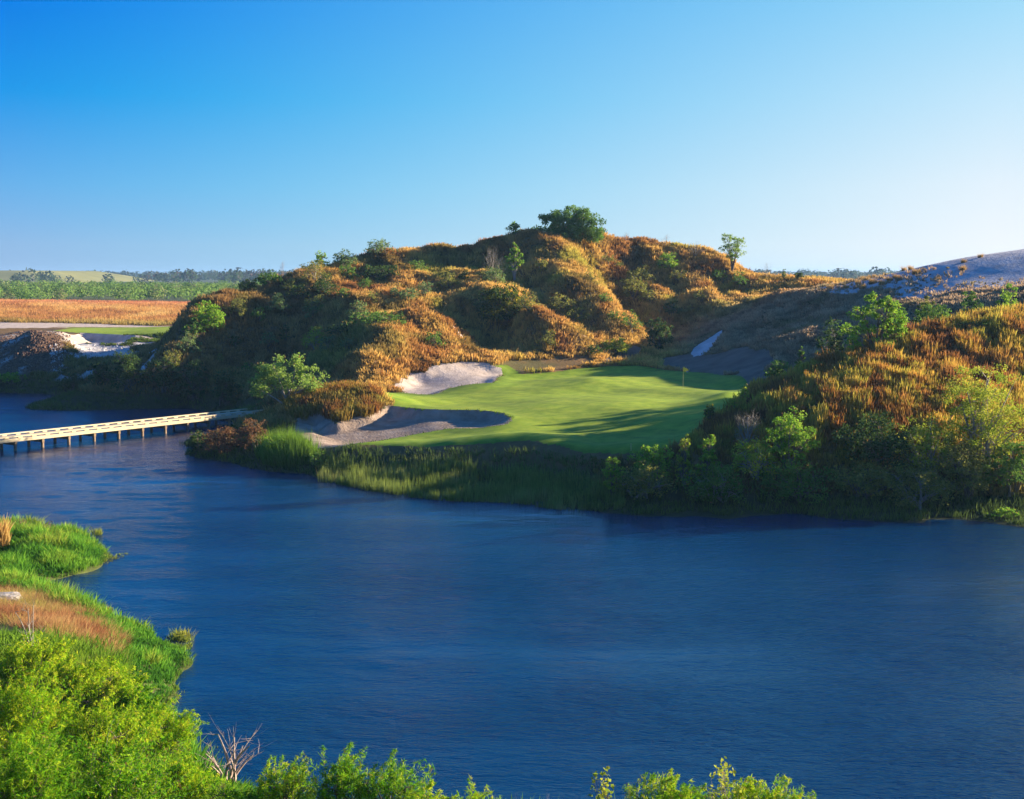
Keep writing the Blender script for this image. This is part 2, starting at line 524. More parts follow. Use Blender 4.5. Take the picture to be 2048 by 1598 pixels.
def base_height(X, Y):
    """interpolated ground, fading to the flat country far away"""
    X = np.asarray(X, float)
    Y = np.asarray(Y, float)
    dx = np.maximum(np.maximum(-170 - X, X - 130), 0)
    dy = np.maximum(np.maximum(-20 - Y, Y - 330), 0)
    far = sstep(0, 140, np.hypot(dx, dy))
    near = np.full(X.shape, 7.5)
    m = far < 1
    near[m] = np.clip(tps(X[m], Y[m]), -2.5, 26)
    flat = 7.4 + 1.0 * (fbm(X / 300, Y / 300, 5, 2) - 0.5)
    west_lake = sstep(-150, -220, X) * sstep(20, 60, Y) * sstep(215, 175, Y) * sstep(-520, -430, X)
    flat = flat * (1 - west_lake) - 2 * west_lake
    return near * (1 - far) + flat * far


# sampling grid for ray hits (metres)
GX0, GY0, GS = -130.0, 20.0, 0.5
_gx = np.arange(GX0, 131, GS)
_gy = np.arange(GY0, 431, GS)
_GXX, _GYY = np.meshgrid(_gx, _gy)
HF = base_height(_GXX, _GYY)


def sample(H, X, Y):
    fx = np.clip((np.asarray(X, float) - GX0) / GS, 0, H.shape[1] - 1.001)
    fy = np.clip((np.asarray(Y, float) - GY0) / GS, 0, H.shape[0] - 1.001)
    ix, iy = fx.astype(int), fy.astype(int)
    fx, fy = fx - ix, fy - iy
    return (H[iy, ix] * (1 - fx) + H[iy, ix + 1] * fx) * (1 - fy) + (H[iy + 1, ix] * (1 - fx) + H[iy + 1, ix + 1] * fx) * fy


_YS = np.arange(28.0, 425.0, 0.25)


def hit(u, v, H=None):
    """first point of the ground seen along a line of sight"""
    H = HF if H is None else H
    dx, dy, dz = ray(u, v)
    t = _YS / dy
    X, Z = dx * t, CAM_H + dz * t
    below = np.where((Z <= np.maximum(sample(H, X, _YS), 0.0)) & (np.abs(X) < 128))[0]
    if len(below) == 0:
        g = Z - sample(H, X, _YS)
        k = int(np.argmin(np.where(np.abs(X) < 128, g, 1e9)))
    else:
        k = below[0]
    return np.array([X[k], _YS[k], float(sample(H, X[k], _YS[k]))])


def poly_xy(pts, step=14):
    """an outline in the photo laid onto the ground"""
    out = []
    n = len(pts)
    for i in range(n):
        (a, b), (c, d) = pts[i], pts[(i + 1) % n]
        k = max(1, int(math.hypot(c - a, d - b) / step))
        for j in range(k):
            out.append(hit(a + (c - a) * j / k, b + (d - b) * j / k)[:2])
    q = np.array(out)
    for _ in range(2):
        q = 0.5 * q + 0.25 * (np.roll(q, 1, 0) + np.roll(q, -1, 0))
    return q


def ragged(q, amp, seed):
    c = q.mean(0)
    d = (q - c) / np.maximum(np.linalg.norm(q - c, axis=1, keepdims=True), 1e-6)
    n = (vnoise(q[:, 0] / .9, q[:, 1] / .9, seed) - .5) + .6 * (vnoise(q[:, 0] / .35, q[:, 1] / .35, seed + 1) - .5)
    return q + d * (amp * 2 * n)[:, None]


def sdf(poly, X, Y):
    """signed distance, positive inside; only computed near the polygon"""
    X = np.asarray(X, float)
    sh = X.shape
    x, y = X.ravel(), np.asarray(Y, float).ravel()
    out = np.full(len(x), -50.0)
    lo, hi = poly.min(0) - 8, poly.max(0) + 8
    idx = np.where((x > lo[0]) & (x < hi[0]) & (y > lo[1]) & (y < hi[1]))[0]
    a = poly
    b = np.roll(poly, -1, 0)
    for i in range(0, len(idx), 20000):
        k = idx[i:i + 20000]
        px, py = x[k][:, None], y[k][:, None]
        ex, ey = (b - a)[:, 0][None], (b - a)[:, 1][None]
        wx, wy = px - a[:, 0][None], py - a[:, 1][None]
        t = np.clip((wx * ex + wy * ey) / (ex * ex + ey * ey + 1e-9), 0, 1)
        d = np.sqrt(((wx - ex * t) ** 2 + (wy - ey * t) ** 2).min(1))
        c1 = a[:, 1][None] <= py
        c2 = b[:, 1][None] > py
        cr = ex * wy - ey * wx
        wn = ((c1 & c2 & (cr > 0)).sum(1) - ((~c1) & (~c2) & (cr < 0)).sum(1))
        out[k] = np.where(wn != 0, d, -d)
    return out.reshape(sh)


POLY = {}
POLY['putting_green'] = poly_xy([(750, 784), (800, 786), (845, 791), (880, 790), (905, 778), (950, 771), (1000, 768), (1004, 752), (1040, 749), (1110, 744),
    (1200, 733), (1290, 731), (1330, 741), (1420, 747), (1480, 752), (1515, 764), (1500, 786), (1470, 806), (1415, 845), (1370, 880), (1325, 903),
    (1250, 910), (1180, 907), (1130, 899), (1095, 887), (1050, 883), (960, 890), (880, 894), (800, 894), (720, 891), (690, 888), (720, 878), (800, 866), (840, 858), (800, 842), (786, 826), (774, 812), (800, 812), (762, 790)])
POLY['front_bunker'] = poly_xy([(770, 812), (800, 817), (850, 826), (900, 826), (960, 825), (1005, 832), (1027, 845), (1012, 857), (960, 863), (900, 861), (850, 868), (790, 877),
    (720, 886), (670, 897), (628, 897), (612, 880), (585, 862), (590, 843), (625, 828), (660, 828), (668, 850), (700, 840), (740, 832), (760, 822)], 5)
POLY['front_bunker'] = ragged(POLY['front_bunker'], .14, 401)
POLY['rear_bunker'] = poly_xy([(738, 780), (775, 779), (800, 762), (850, 742), (895, 729), (960, 726), (1000, 736), (1008, 750), (994, 765), (945, 768), (900, 776), (872, 788), (845, 789), (800, 784)], 5)
POLY['rear_bunker'] = ragged(POLY['rear_bunker'], .4, 403)
POLY['sand_scar'] = poly_xy([(902, 648), (914, 653), (926, 668), (930, 686), (918, 684), (906, 668)], 6)
POLY['far_bunker'] = poly_xy([(100, 664), (125, 664), (200, 669), (285, 672), (262, 682), (222, 688), (170, 685), (125, 682)])
POLY['far_green'] = np.array([P(a, 548, b)[:2] for a, b in ((112, 234), (180, 229), (240, 227), (300, 222), (345, 222), (360, 240), (350, 257), (240, 258), (140, 256))])
POLY['sand_track'] = np.array([P(a, 548, b)[:2] for a, b in ((-160, 250), (0, 247), (100, 252), (130, 258), (240, 260), (330, 259), (300, 267), (150, 270), (0, 268), (-160, 272))])
POLY['sand_path'] = poly_xy([(1290, 692), (1296, 702), (1262, 722), (1225, 730), (1195, 728), (1215, 714), (1250, 702)])
_lo = np.array([hit(a, b)[:2] for a, b in ((2350, 520), (2200, 562), (2060, 574), (1980, 580), (1900, 588), (1850, 598), (1800, 604), (1780, 585), (1740, 580), (1700, 588), (1660, 584), (1630, 580))])
_up = np.array([P(a, 548, b)[:2] for a, b in ((1690, 204), (1760, 212), (1830, 222), (1950, 225), (2100, 225), (2350, 225))])
POLY['dune_sand'] = np.concatenate([_lo, _up])
POLY['sand_slide'] = poly_xy([(1452, 652), (1446, 664), (1430, 690), (1420, 708), (1385, 718), (1372, 712), (1395, 690), (1425, 672)])
POLY['sand_foot'] = poly_xy([(1300, 720), (1340, 708), (1372, 716), (1420, 712), (1500, 690), (1540, 705), (1545, 740), (1530, 770), (1500, 772), (1480, 752), (1420, 747), (1350, 742), (1310, 735)])
POLY['rust_apron'] = poly_xy([(1000, 722), (1040, 720), (1100, 716), (1160, 714), (1200, 722), (1195, 730), (1110, 742), (1040, 747), (1008, 746)])

# ------------------------------------------------------------------ terrain mesh lines
def spaced(a, b, s):
    return list(np.arange(a, b - 1e-6, s))


def grow(a, b, s, g):
    out, x = [], a
    while x < b:
        out.append(x)
        s *= g
        x += s
    return out + [b]


ys = np.array(spaced(-40, 0, 5) + spaced(0, 24, 1.5) + spaced(24, 88, 0.5) + spaced(88, 246, 0.33) + spaced(246, 300, 1.0) + grow(300, 9000, 1.5, 1.12))
xr = grow(72, 4500, 0.4, 1.12)
xl = grow(64, 4500, 0.4, 1.12)
xs = np.array([-x for x in xl[::-1]] + spaced(-63.6, 72, 0.33) + xr)
TX, TY = np.meshgrid(xs, ys)

SD = {k: sdf(p, TX, TY) for k, p in POLY.items()}
# pull the nearest grid points onto each outline so that edges are clean
for k in ('putting_green', 'front_bunker', 'rear_bunker', 'far_bunker', 'sand_path', 'sand_slide'):
    s = SD[k]
    gy, gx = np.gradient(s)
    gx = gx / np.maximum(np.gradient(xs)[None, :], 1e-6)
    gy = gy / np.maximum(np.gradient(ys)[:, None], 1e-6)
    gl = np.maximum(np.hypot(gx, gy), 1e-6)
    m = np.abs(s) < 0.18
    TX = np.where(m, TX - s * gx / gl, TX)
    TY = np.where(m, TY - s * gy / gl, TY)
SD = {k: sdf(p, TX, TY) for k, p in POLY.items()}


def wild(X, Y, Z, quiet):
    """gullies and hummocks of the spoil hills"""
    g = 1 - np.abs(2 * fbm(X / 13 + 0.25 * Y / 13, Y / 24, 21, 3) - 1) * 2
    h = fbm(X / 5.5, Y / 6.5, 33, 3) - 0.5
    s = fbm(X / 1.6, Y / 1.6, 44, 2) - 0.5
    amp = sstep(1.2, 5.0, Z) * quiet * sstep(80, 92, Y) * sstep(330, 250, Y)
    hi = sstep(6, 12, Z)
    rl = 1 - np.abs(2 * fbm(X / 4.2 + 0.2 * Y / 4.2, Y / 13, 27, 2) - 1) * 2
    return amp * ((g - 0.35) * (0.4 + 0.75 * hi) + h * (0.6 + 0.6 * hi) + (rl - .4) * (.1 + .3 * hi) + s * 0.3) + 0.25 * quiet * (h + s) * sstep(88, 78, Y) * sstep(0.2, 1.0, Z)


def carve(X, Y, sd, deep, steep, shallow):
    gy = (sdf_cache_y(sd))
    ramp_w = shallow + (steep - shallow) * sstep(0.1, -0.5, gy)
    return -deep * sstep(0, 1, np.clip(sd / ramp_w, 0, 1)) ** 0.8 + 0.12 * np.exp(-(sd / 0.6) ** 2) * sstep(0.1, -0.5, gy)


def sdf_cache_y(sd):
    g = np.gradient(sd, axis=0) / np.maximum(np.gradient(ys)[:, None], 1e-6)
    return np.clip(g, -1, 1)


TZ = base_height(TX, TY)
quiet = np.ones(TX.shape)
for k in ('putting_green', 'front_bunker', 'rear_bunker', 'far_bunker', 'far_green', 'sand_path', 'sand_track'):
    quiet *= sstep(0.0, -4.0, SD[k])
for k in ('dune_sand', 'sand_foot', 'sand_slide', 'rust_apron'):
    quiet *= 0.1 + 0.9 * sstep(0.0, -3.0, SD[k])
RIDGES = [([(1120, 500), (1165, 540), (1190, 590), (1225, 640), (1260, 680)], 1.5, 4), ([(1010, 615), (1050, 635), (1095, 655), (1150, 685)], 1.3, 3.5),
          ([(860, 585), (920, 575), (980, 590)], 1.2, 5), ([(850, 650), (900, 670), (930, 700)], 1.0, 3.5), ([(1310, 585), (1330, 615), (1345, 635)], 1.2, 3), ([(1390, 570), (1412, 600)], 1.0, 3),
          ([(700, 660), (760, 680), (800, 710)], .8, 4), ([(1210, 540), (1240, 590), (1275, 650)], -1.7, 4), ([(1060, 560), (1090, 610), (1150, 650)], -1.3, 3.2), ([(930, 530), (990, 520), (1040, 500)], -1.3, 4),
          ([(780, 610), (860, 625), (960, 630), (1000, 660)], -1.6, 4), ([(970, 695), (985, 650)], -1.1, 3), ([(1350, 560), (1362, 605)], -1.3, 3), ([(1440, 560), (1452, 595)], -1.0, 3), ([(600, 600), (660, 650), (700, 700)], -1.0, 4)]
for pts_, amp_, wd_ in RIDGES:
    q_ = np.array([hit(a, b)[:2] for a, b in pts_])
    best = np.full(TX.shape, 1e9)
    for a_, b_ in zip(q_[:-1], q_[1:]):
        e_ = b_ - a_
        t_ = np.clip(((TX - a_[0]) * e_[0] + (TY - a_[1]) * e_[1]) / (e_ @ e_), 0, 1)
        best = np.minimum(best, np.hypot(TX - a_[0] - t_ * e_[0], TY - a_[1] - t_ * e_[1]))
    TZ = TZ + quiet * amp_ * np.exp(-(best / wd_) ** 2)
quiet *= 1 - .55 * sstep(28, 40, TX - (TY - 140) * .1) * sstep(138, 150, TY)
TZ = TZ + wild(TX, TY, TZ, quiet)
TZ = TZ - quiet * sstep(2.0, 5.0, TZ) * sstep(90, 100, TY) * (.35 + .35 * sstep(134, 126, TY) * sstep(8, 16, TX)) * sstep(252, 246, TY)
turf = sstep(-0.5, 2.5, SD['putting_green'])
TZ = TZ + turf * (0.95 * (fbm(TX / 11, TY / 14, 61, 2) - 0.5) + 0.2 * (fbm(TX / 4.5, TY / 6, 62, 2) - 0.5))
TZ = TZ + carve(TX, TY, SD['front_bunker'], 0.7, 0.8, 3.5)
TZ = TZ + carve(TX, TY, SD['rear_bunker'], 0.35, 1.5, 2.0) + sstep(0, 1.5, SD['rear_bunker']) * 0.12 * (fbm(TX / 2.5, TY / 2.5, 71, 3) - 0.5)
TZ = TZ + carve(TX, TY, SD['far_bunker'], 1.3, 1.2, 5.0)
TZ = TZ - 1.3 * sstep(51, 42, TY) * sstep(24, 30, TY) * sstep(1.0, 2.4, TZ) * sstep(5, 0, TX)
_i0, _i1 = W0(95, 1172)[:2], W0(275, 1146)[:2]
_e = _i1 - _i0
_t = np.clip(((TX - _i0[0]) * _e[0] + (TY - _i0[1]) * _e[1]) / (_e @ _e), 0, 1)
_d = np.hypot(TX - _i0[0] - _t * _e[0], TY - _i0[1] - _t * _e[1])
TZ = TZ - 1.5 * np.exp(-(_d / (.7 + 1.1 * _t)) ** 2)
# keep the lake side below the water and the land above it
LAND0 = TZ.copy()
HF = HF + 0.0
HFX, HFY = _GXX, _GYY


def grid_lookup(X, Y):
    """height of the finished terrain mesh"""
    ix = np.clip(np.searchsorted(xs, X) - 1, 0, len(xs) - 2)
    iy = np.clip(np.searchsorted(ys, Y) - 1, 0, len(ys) - 2)
    fx = np.clip((X - xs[ix]) / (xs[ix + 1] - xs[ix]), 0, 1)
    fy = np.clip((Y - ys[iy]) / (ys[iy + 1] - ys[iy]), 0, 1)
    return (TZ[iy, ix] * (1 - fx) + TZ[iy, ix + 1] * fx) * (1 - fy) + (TZ[iy + 1, ix] * (1 - fx) + TZ[iy + 1, ix + 1] * fx) * fy


HF = grid_lookup(_GXX.ravel(), _GYY.ravel()).reshape(_GXX.shape)   # hits now use the finished ground

# ground colour under the vegetation
n1 = fbm(TX / 9, TY / 9, 81, 4)
n2 = fbm(TX / 3, TY / 3, 82, 3)


def mixc(a, b, t):
    return a * (1 - t[..., None]) + np.array(b) * t[..., None]


gc = np.zeros(TX.shape + (3,)) + np.array([.17, .105, .042])
gc = mixc(gc, (.12, .10, .035), sstep(.5, .65, n1))
gc = mixc(gc, (.22, .12, .05), sstep(.5, .7, n2) * .6)
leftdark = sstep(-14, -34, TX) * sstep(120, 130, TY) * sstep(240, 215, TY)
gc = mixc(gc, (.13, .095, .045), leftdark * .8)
low = sstep(2.2, 0.8, TZ)
gc = mixc(gc, (.045, .055, .02), low)
fieldm = sstep(255, 268, TY) * sstep(430, 405, TY)
gc = mixc(gc, (.36, .18, .07), fieldm)
farm = sstep(400, 430, TY)
gc = mixc(gc, (.10, .12, .045), farm)
# pale scree slope and rocky heap on the left bank
pu, pv = project(np.stack([TX, TY, TZ], -1))
scree = sstep(95, 130, pu) * sstep(340, 290, pu) * sstep(660, 668, pv) * sstep(775, 745, pv) * sstep(175, 186, TY) * sstep(225, 212, TY)
scree = np.clip(scree * sstep(.40, .56, n2), 0, 1)
gc = mixc(gc, (.50, .47, .47), scree)
heap = sstep(-40, -20, pu) * sstep(150, 110, pu) * sstep(645, 655, pv) * sstep(755, 735, pv) * sstep(186, 190, TY) * sstep(222, 212, TY)
gc = mixc(gc, (.14, .08, .05), heap * .95)
gc = mixc(gc, (.42, .37, .34), heap * sstep(.64, .72, fbm(TX / 1.5, TY / 1.5, 91, 3)))
grdn = sstep(86, 76, TY)
gc = mixc(gc, (.10, .12, .03), grdn * .8)

BAREM = np.clip(scree * 1.2 + heap, 0, 1)


def bare_at(X, Y):
    ix = np.clip(np.searchsorted(xs, X), 0, len(xs) - 1)
    iy = np.clip(np.searchsorted(ys, Y), 0, len(ys) - 1)
    return BAREM[iy, ix]

order = ['sand_scar', 'rust_apron', 'sand_foot', 'dune_sand', 'sand_slide', 'sand_path', 'sand_track', 'far_green', 'far_bunker', 'putting_green', 'rear_bunker', 'front_bunker']


def cell_label(fx, fy):
    lab = np.zeros(fx.shape, int)
    for i, k in enumerate(order):
        s = SDC[k]
        if k == 'putting_green':
            s = np.maximum(s, np.minimum(s + 2.5, SDC['rear_bunker'] + 2.0))
        lab[s > 0] = i + 1
    return lab


CXm = 0.25 * (TX[:-1, :-1] + TX[1:, :-1] + TX[:-1, 1:] + TX[1:, 1:])
CYm = 0.25 * (TY[:-1, :-1] + TY[1:, :-1] + TY[:-1, 1:] + TY[1:, 1:])
SDC = {k: sdf(p, CXm, CYm) for k, p in POLY.items()}
for k in ('dune_sand', 'sand_foot', 'rust_apron', 'sand_track'):
    SDC[k] = SDC[k] + (fbm(CXm / 3, CYm / 3, 95, 3) - 0.5) * 3.0
cell = cell_label(CXm, CYm)
nx, ny = len(xs), len(ys)
vid = np.arange(nx * ny).reshape(ny, nx)
quads = np.stack([vid[:-1, :-1], vid[:-1, 1:], vid[1:, 1:], vid[1:, :-1]], -1)
verts_all = np.stack([TX, TY, TZ], -1).reshape(-1, 3)
cols_all = gc.reshape(-1, 3)
turf_tint = np.ones(TX.shape + (3,))
stripe = (vnoise(TX / 5, TY / 3, 97) - .5)
turf_tint *= (1 + 0.22 * stripe + 0.3 * (fbm(TX / 8, TY / 8, 98, 3) - .5))[..., None]
mow = np.sign(np.sin((TX * .8 + TY * .6) * 2 * np.pi / 3.4)) * sstep(1.5, 3.5, SD['putting_green'])
turf_tint *= (1 + .05 * mow)[..., None]
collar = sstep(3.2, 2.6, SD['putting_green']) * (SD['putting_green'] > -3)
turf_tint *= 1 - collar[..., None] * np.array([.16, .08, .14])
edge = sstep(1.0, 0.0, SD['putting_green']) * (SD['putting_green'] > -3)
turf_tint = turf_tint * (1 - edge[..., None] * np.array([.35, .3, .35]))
# longer, yellower fairway towards the rear than the close-cut putting surface
tcol = turf_tint.reshape(-1, 3)

SURF = {
    0: ('hillside', M_GROUND, 'rolling spoil hills and banks of brown soil under dry grass', 'hillside'),
    1: ('ground', M_SAND, 'small pale sand scar in the golden grass above the rear bunker', 'sand scar'),
    2: ('ground', M_GROUND, 'bare rusty soil apron at the foot of the big hill', 'ground'),
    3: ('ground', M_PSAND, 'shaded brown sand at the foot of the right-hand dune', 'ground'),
    4: ('dune', M_DSAND, 'pale sandy crest of the dune on the right skyline', 'sand dune'),
    5: ('dune', M_DSAND, 'narrow white sand slide on the shaded dune slope', 'sand slide'),
    6: ('path', M_PSAND, 'sandy path climbing into the valley behind the green', 'path'),
    7: ('path', M_SAND, 'white sand track in front of the orange field', 'path'),
    8: ('lawn', M_TURF, 'small far green beside the orange field on the left', 'green'),
    9: ('ground', M_SAND, 'white far bunker beside the scree slope on the left bank', 'bunker'),
    10: ('lawn', M_TURF, 'sunlit mown putting green with rolling contours around the flag', 'green'),
    11: ('ground', M_SAND, 'pale sand bunker cut into the hill foot behind the green', 'bunker'),
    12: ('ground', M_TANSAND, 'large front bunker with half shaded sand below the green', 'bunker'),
}
NAMES = {0: 'hillside', 1: 'sand_ground', 2: 'bare_ground', 3: 'sandy_ground', 4: 'dune_ground', 5: 'sand_ground', 6: 'path', 7: 'track', 8: 'fairway_ground', 9: 'bunker_ground', 10: 'green_ground', 11: 'bunker_ground', 12: 'bunker_ground'}
for li, (nm, mat, lab, cat) in SURF.items():
    q = quads[cell == li]
    if len(q) == 0:
        continue
    used, inv = np.unique(q.ravel(), return_inverse=True)
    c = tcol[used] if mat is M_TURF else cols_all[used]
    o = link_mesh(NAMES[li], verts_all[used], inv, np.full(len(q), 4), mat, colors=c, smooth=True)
    tag(o, lab, cat, kind='structure')

# ------------------------------------------------------------------ lake
m, nt, out = new_mat('lake_water')
pos = N(nt, 'ShaderNodeNewGeometry').outputs['Position']
b = N(nt, 'ShaderNodeBsdfPrincipled')
b.inputs['Base Color'].default_value = (.0002, .033, .105, 1)
b.inputs['Roughness'].default_value = 0.14
b.inputs['IOR'].default_value = 1.33
b.inputs['Specular IOR Level'].default_value = 0.62
w1 = noise(nt, pos, 1.0, 4, 0.6, ((0.9, 2.2, 1), (0, 0, math.radians(12))))
w2 = noise(nt, pos, 1.0, 3, 0.6, ((3.0, 7.0, 1), (0, 0, math.radians(-6))))
w3 = noise(nt, pos, 0.05, 3, 0.5, ((0.6, 1.6, 1), (0, 0, 0.2)))
gust = math_node(nt, 'MULTIPLY', w3, 1.0)
hgt = math_node(nt, 'ADD', math_node(nt, 'MULTIPLY', w1, 0.6), math_node(nt, 'MULTIPLY', w2, 0.22))
hgt = math_node(nt, 'MULTIPLY', hgt, math_node(nt, 'ADD', math_node(nt, 'MULTIPLY', gust, 2.4), -0.55))
bn = N(nt, 'ShaderNodeBump')
bn.inputs['Strength'].default_value = 1.0
bn.inputs['Distance'].default_value = 0.27
nt.links.new(hgt, bn.inputs['Height'])
nt.links.new(bn.outputs[0], b.inputs['Normal'])
nt.links.new(b.outputs[0], out.inputs[0])
M_WATER = m
lx = np.array([-x for x in grow(78, 600, .3, 1.25)[::-1]] + spaced(-77.7, 62, .3) + grow(62, 260, .3, 1.25))
ly = np.array(spaced(26, 190, .3) + [190, 195, 205, 215])
LX, LY = np.meshgrid(lx, ly)
gst = .80 + .45 * sstep(.3, .7, fbm(LX / 38, LY / 20, 511, 2))
LZ = (.085 * (fbm(LX / 2.1 + LY * .12, LY / 1.1, 512, 2) - .5) + .06 * (fbm(LX / 4.6, LY / 2.3 + LX * .05, 513, 2) - .5)) * gst
LZ *= sstep(-78, -70, LX) * sstep(62, 56, LX) * sstep(189, 180, LY) * sstep(26, 30, LY)
lid = np.arange(LX.size).reshape(LX.shape)
lq = np.stack([lid[:-1, :-1], lid[:-1, 1:], lid[1:, 1:], lid[1:, :-1]], -1).reshape(-1)
tag(link_mesh('lake', np.stack([LX, LY, LZ], -1).reshape(-1, 3), lq, np.full(len(lq) // 4, 4), M_WATER, smooth=True), 'deep blue wind-rippled lake filling the foreground', 'lake', kind='structure')

# ------------------------------------------------------------------ grasses (uncountable: one object per stand)
def blades(name, X, Y, Z, H, colr, nb, width, lean, mat, spread=0.15, tipgain=1.25, basedark=0.7, mid=False, seed=1):
    r = np.random.default_rng(seed)
    n = len(X)
    if n == 0:
        return None
    k = n * nb
    rep = lambda a: np.repeat(a, nb, axis=0)
    th = r.uniform(0, 2 * np.pi, k)
    rr = spread * np.sqrt(r.uniform(0, 1, k)) * rep(H)
    bx, by, bz = rep(X) + rr * np.cos(th), rep(Y) + rr * np.sin(th), rep(Z) - 0.06
    h = rep(H) * r.uniform(0.55, 1.1, k)
    la = th + r.normal(0, 0.7, k)
    ll = h * np.abs(r.normal(lean, lean * 0.6, k))
    tx, ty, tz = bx + ll * np.cos(la), by + ll * np.sin(la), bz + h
    fa = r.uniform(0, 2 * np.pi, k)
    w = width * r.uniform(0.6, 1.4, k) * 0.5
    wx, wy = w * np.cos(fa), w * np.sin(fa)
    c = rep(colr) * r.uniform(0.75, 1.25, k)[:, None]
    if mid:
        # stem that broadens into a plume near the tip
        f = r.uniform(.45, .8, k)
        mx_, my_, mz_ = bx + ll * f * .8 * np.cos(la), by + ll * f * .8 * np.sin(la), bz + h * f
        V = np.stack([np.stack([bx, by, bz], 1), np.stack([mx_ + wx * 1.2, my_ + wy * 1.2, mz_], 1), np.stack([tx, ty, tz], 1), np.stack([mx_ - wx * 1.2, my_ - wy * 1.2, mz_], 1)], 1)
        C = np.stack([c * basedark, c, c * tipgain, c], 1)
        nv = 4
    else:
        V = np.stack([np.stack([bx - wx, by - wy, bz], 1), np.stack([bx + wx, by + wy, bz], 1), np.stack([tx, ty, tz], 1)], 1)
        C = np.stack([c * basedark, c * basedark, c * tipgain], 1)
        nv = 3
    return link_mesh(name, V.reshape(-1, 3), np.arange(k * nv), np.full(k, nv), mat, colors=np.clip(C.reshape(-1, 3), 0, .9))


def region_at(X, Y, pad=0.0):
    """True where the ground is bare or mown"""
    m = np.zeros(len(X), bool)
    for k in POLY:
        if k in ('dune_sand', 'sand_foot', 'rust_apron', 'sand_track'):
            s = sdf(POLY[k], X, Y) + (fbm(X / 3, Y / 3, 95, 3) - 0.5) * 3.0
        else:
            s = sdf(POLY[k], X, Y)
        if k == 'putting_green':
            s = np.maximum(s, np.minimum(s + 2.5, sdf(POLY['rear_bunker'], X, Y) + 2.0))
        m |= s > -pad
    sd_ = sdf(POLY['dune_sand'], X, Y)
    thin_ = (sd_ > 0) & (sd_ < 9) & (hash2((X * 7).astype(int), (Y * 7).astype(int), 5) > .84 + .13 * sstep(0, 9, sd_))
    return (m | (bare_at(X, Y) > .35)) & ~thin_


def seen(X, Y, Z):
    """line of sight to the camera over the ground"""
    ok = np.ones(len(X), bool)
    for t in np.linspace(0.55, 0.985, 44):
        x, y, z = X * t, Y * t, CAM_H + (Z - CAM_H) * t
        ok &= z > sample(HF, x, y)
    return ok


def scatter(x0, x1, y0, y1, dens, seed):
    r = np.random.default_rng(seed)
    n = int((x1 - x0) * (y1 - y0) * dens)
    X, Y = r.uniform(x0, x1, n), r.uniform(y0, y1, n)
    return X, Y, grid_lookup(X, Y), r


def thin(X, Y, Z, r, hidden=0.12, top=0.8):
    u, v = project(np.stack([X, Y, Z], 1))
    s = seen(X, Y, Z + top) & (u > -80) & (u < 2130)
    return s | (r.uniform(0, 1, len(X)) < hidden)


def pal(t, *cols):
    cols = np.array(cols, float)
    t = np.clip(t, 0, 0.9999) * (len(cols) - 1)
    i = t.astype(int)
    f = (t - i)[:, None]
    return cols[i] * (1 - f) + cols[i + 1] * f


GOLD, ORANGE, RUST, YGREEN, DKBROWN = (.58, .37, .105), (.48, .265, .08), (.34, .155, .05), (.42, .37, .07), (.17, .10, .045)

# main hill and dune slope
X, Y, Z, r = scatter(-66, 78, 127, 246, 13.0, 11)
ok = (Z > 1.6) & ~region_at(X, Y, 0.1)
X, Y, Z = X[ok], Y[ok], Z[ok]
k = thin(X, Y, Z, r)
X, Y, Z = X[k], Y[k], Z[k]
a, bq = fbm(X / 10, Y / 12, 101, 3), fbm(X / 3.2, Y / 3.5, 102, 3)
C = pal(sstep(.28, .72, a * .55 + bq * .45), RUST, ORANGE, GOLD, GOLD, YGREEN)
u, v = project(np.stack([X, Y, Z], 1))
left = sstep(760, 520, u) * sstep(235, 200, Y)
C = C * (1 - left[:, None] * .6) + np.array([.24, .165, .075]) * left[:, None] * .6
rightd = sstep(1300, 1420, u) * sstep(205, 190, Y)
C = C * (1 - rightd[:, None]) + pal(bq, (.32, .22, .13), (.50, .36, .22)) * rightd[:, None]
green = sstep(.60, .70, fbm(X / 5, Y / 5, 103, 3))
C = C * (1 - green[:, None] * .5) + np.array([.10, .13, .035]) * green[:, None] * .5
Hh = (0.55 + 0.75 * fbm(X / 2.2, Y / 2.2, 104, 3)) * r.uniform(.7, 1.25, len(X))
Hh *= 1 - .35 * rightd
farl = sstep(-36, -41, X) * sstep(206, 210, Y)
C = C * (1 - farl[:, None]) + np.array([.10, .15, .03]) * farl[:, None]
Hh *= 1 - .6 * farl
cl = vnoise(X / 1.1, Y / 1.1, 106) * .6 + vnoise(X / .55, Y / .55, 107) * .4
Hh *= .52 + .32 * sstep(.25, .75, cl)
C = C * (.70 + .48 * sstep(.25, .7, cl))[:, None]
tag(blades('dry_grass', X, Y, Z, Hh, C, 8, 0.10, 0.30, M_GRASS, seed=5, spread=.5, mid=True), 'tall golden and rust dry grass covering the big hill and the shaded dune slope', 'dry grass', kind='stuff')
print('hill tufts', len(X))

# near mound on the right
X, Y, Z, r = scatter(6, 82, 91, 128, 24, 12)
ok = (Z > 1.0) & ~region_at(X, Y, 0.6)
X, Y, Z = X[ok], Y[ok], Z[ok]
k = thin(X, Y, Z, r)
X, Y, Z = X[k], Y[k], Z[k]
a, bq = fbm(X / 5, Y / 5, 111, 3), fbm(X / 1.3, Y / 1.3, 112, 3)
C = pal(sstep(.3, .7, a * .45 + bq * .55), (.22, .10, .035), (.36, .17, .045), (.46, .26, .055), (.50, .35, .06), (.36, .34, .05), (.34, .15, .04))
lowm = sstep(4.5, 2.0, Z)
C = C * (1 - lowm[:, None] * .7) + np.array([.16, .15, .05]) * lowm[:, None] * .7
Hh = (0.6 + 0.7 * fbm(X / 1.7, Y / 1.7, 114, 3)) * r.uniform(.6, 1.3, len(X)) * (1 - .45 * lowm)
cl = vnoise(X / .8, Y / .8, 116) * .6 + vnoise(X / .4, Y / .4, 117) * .4
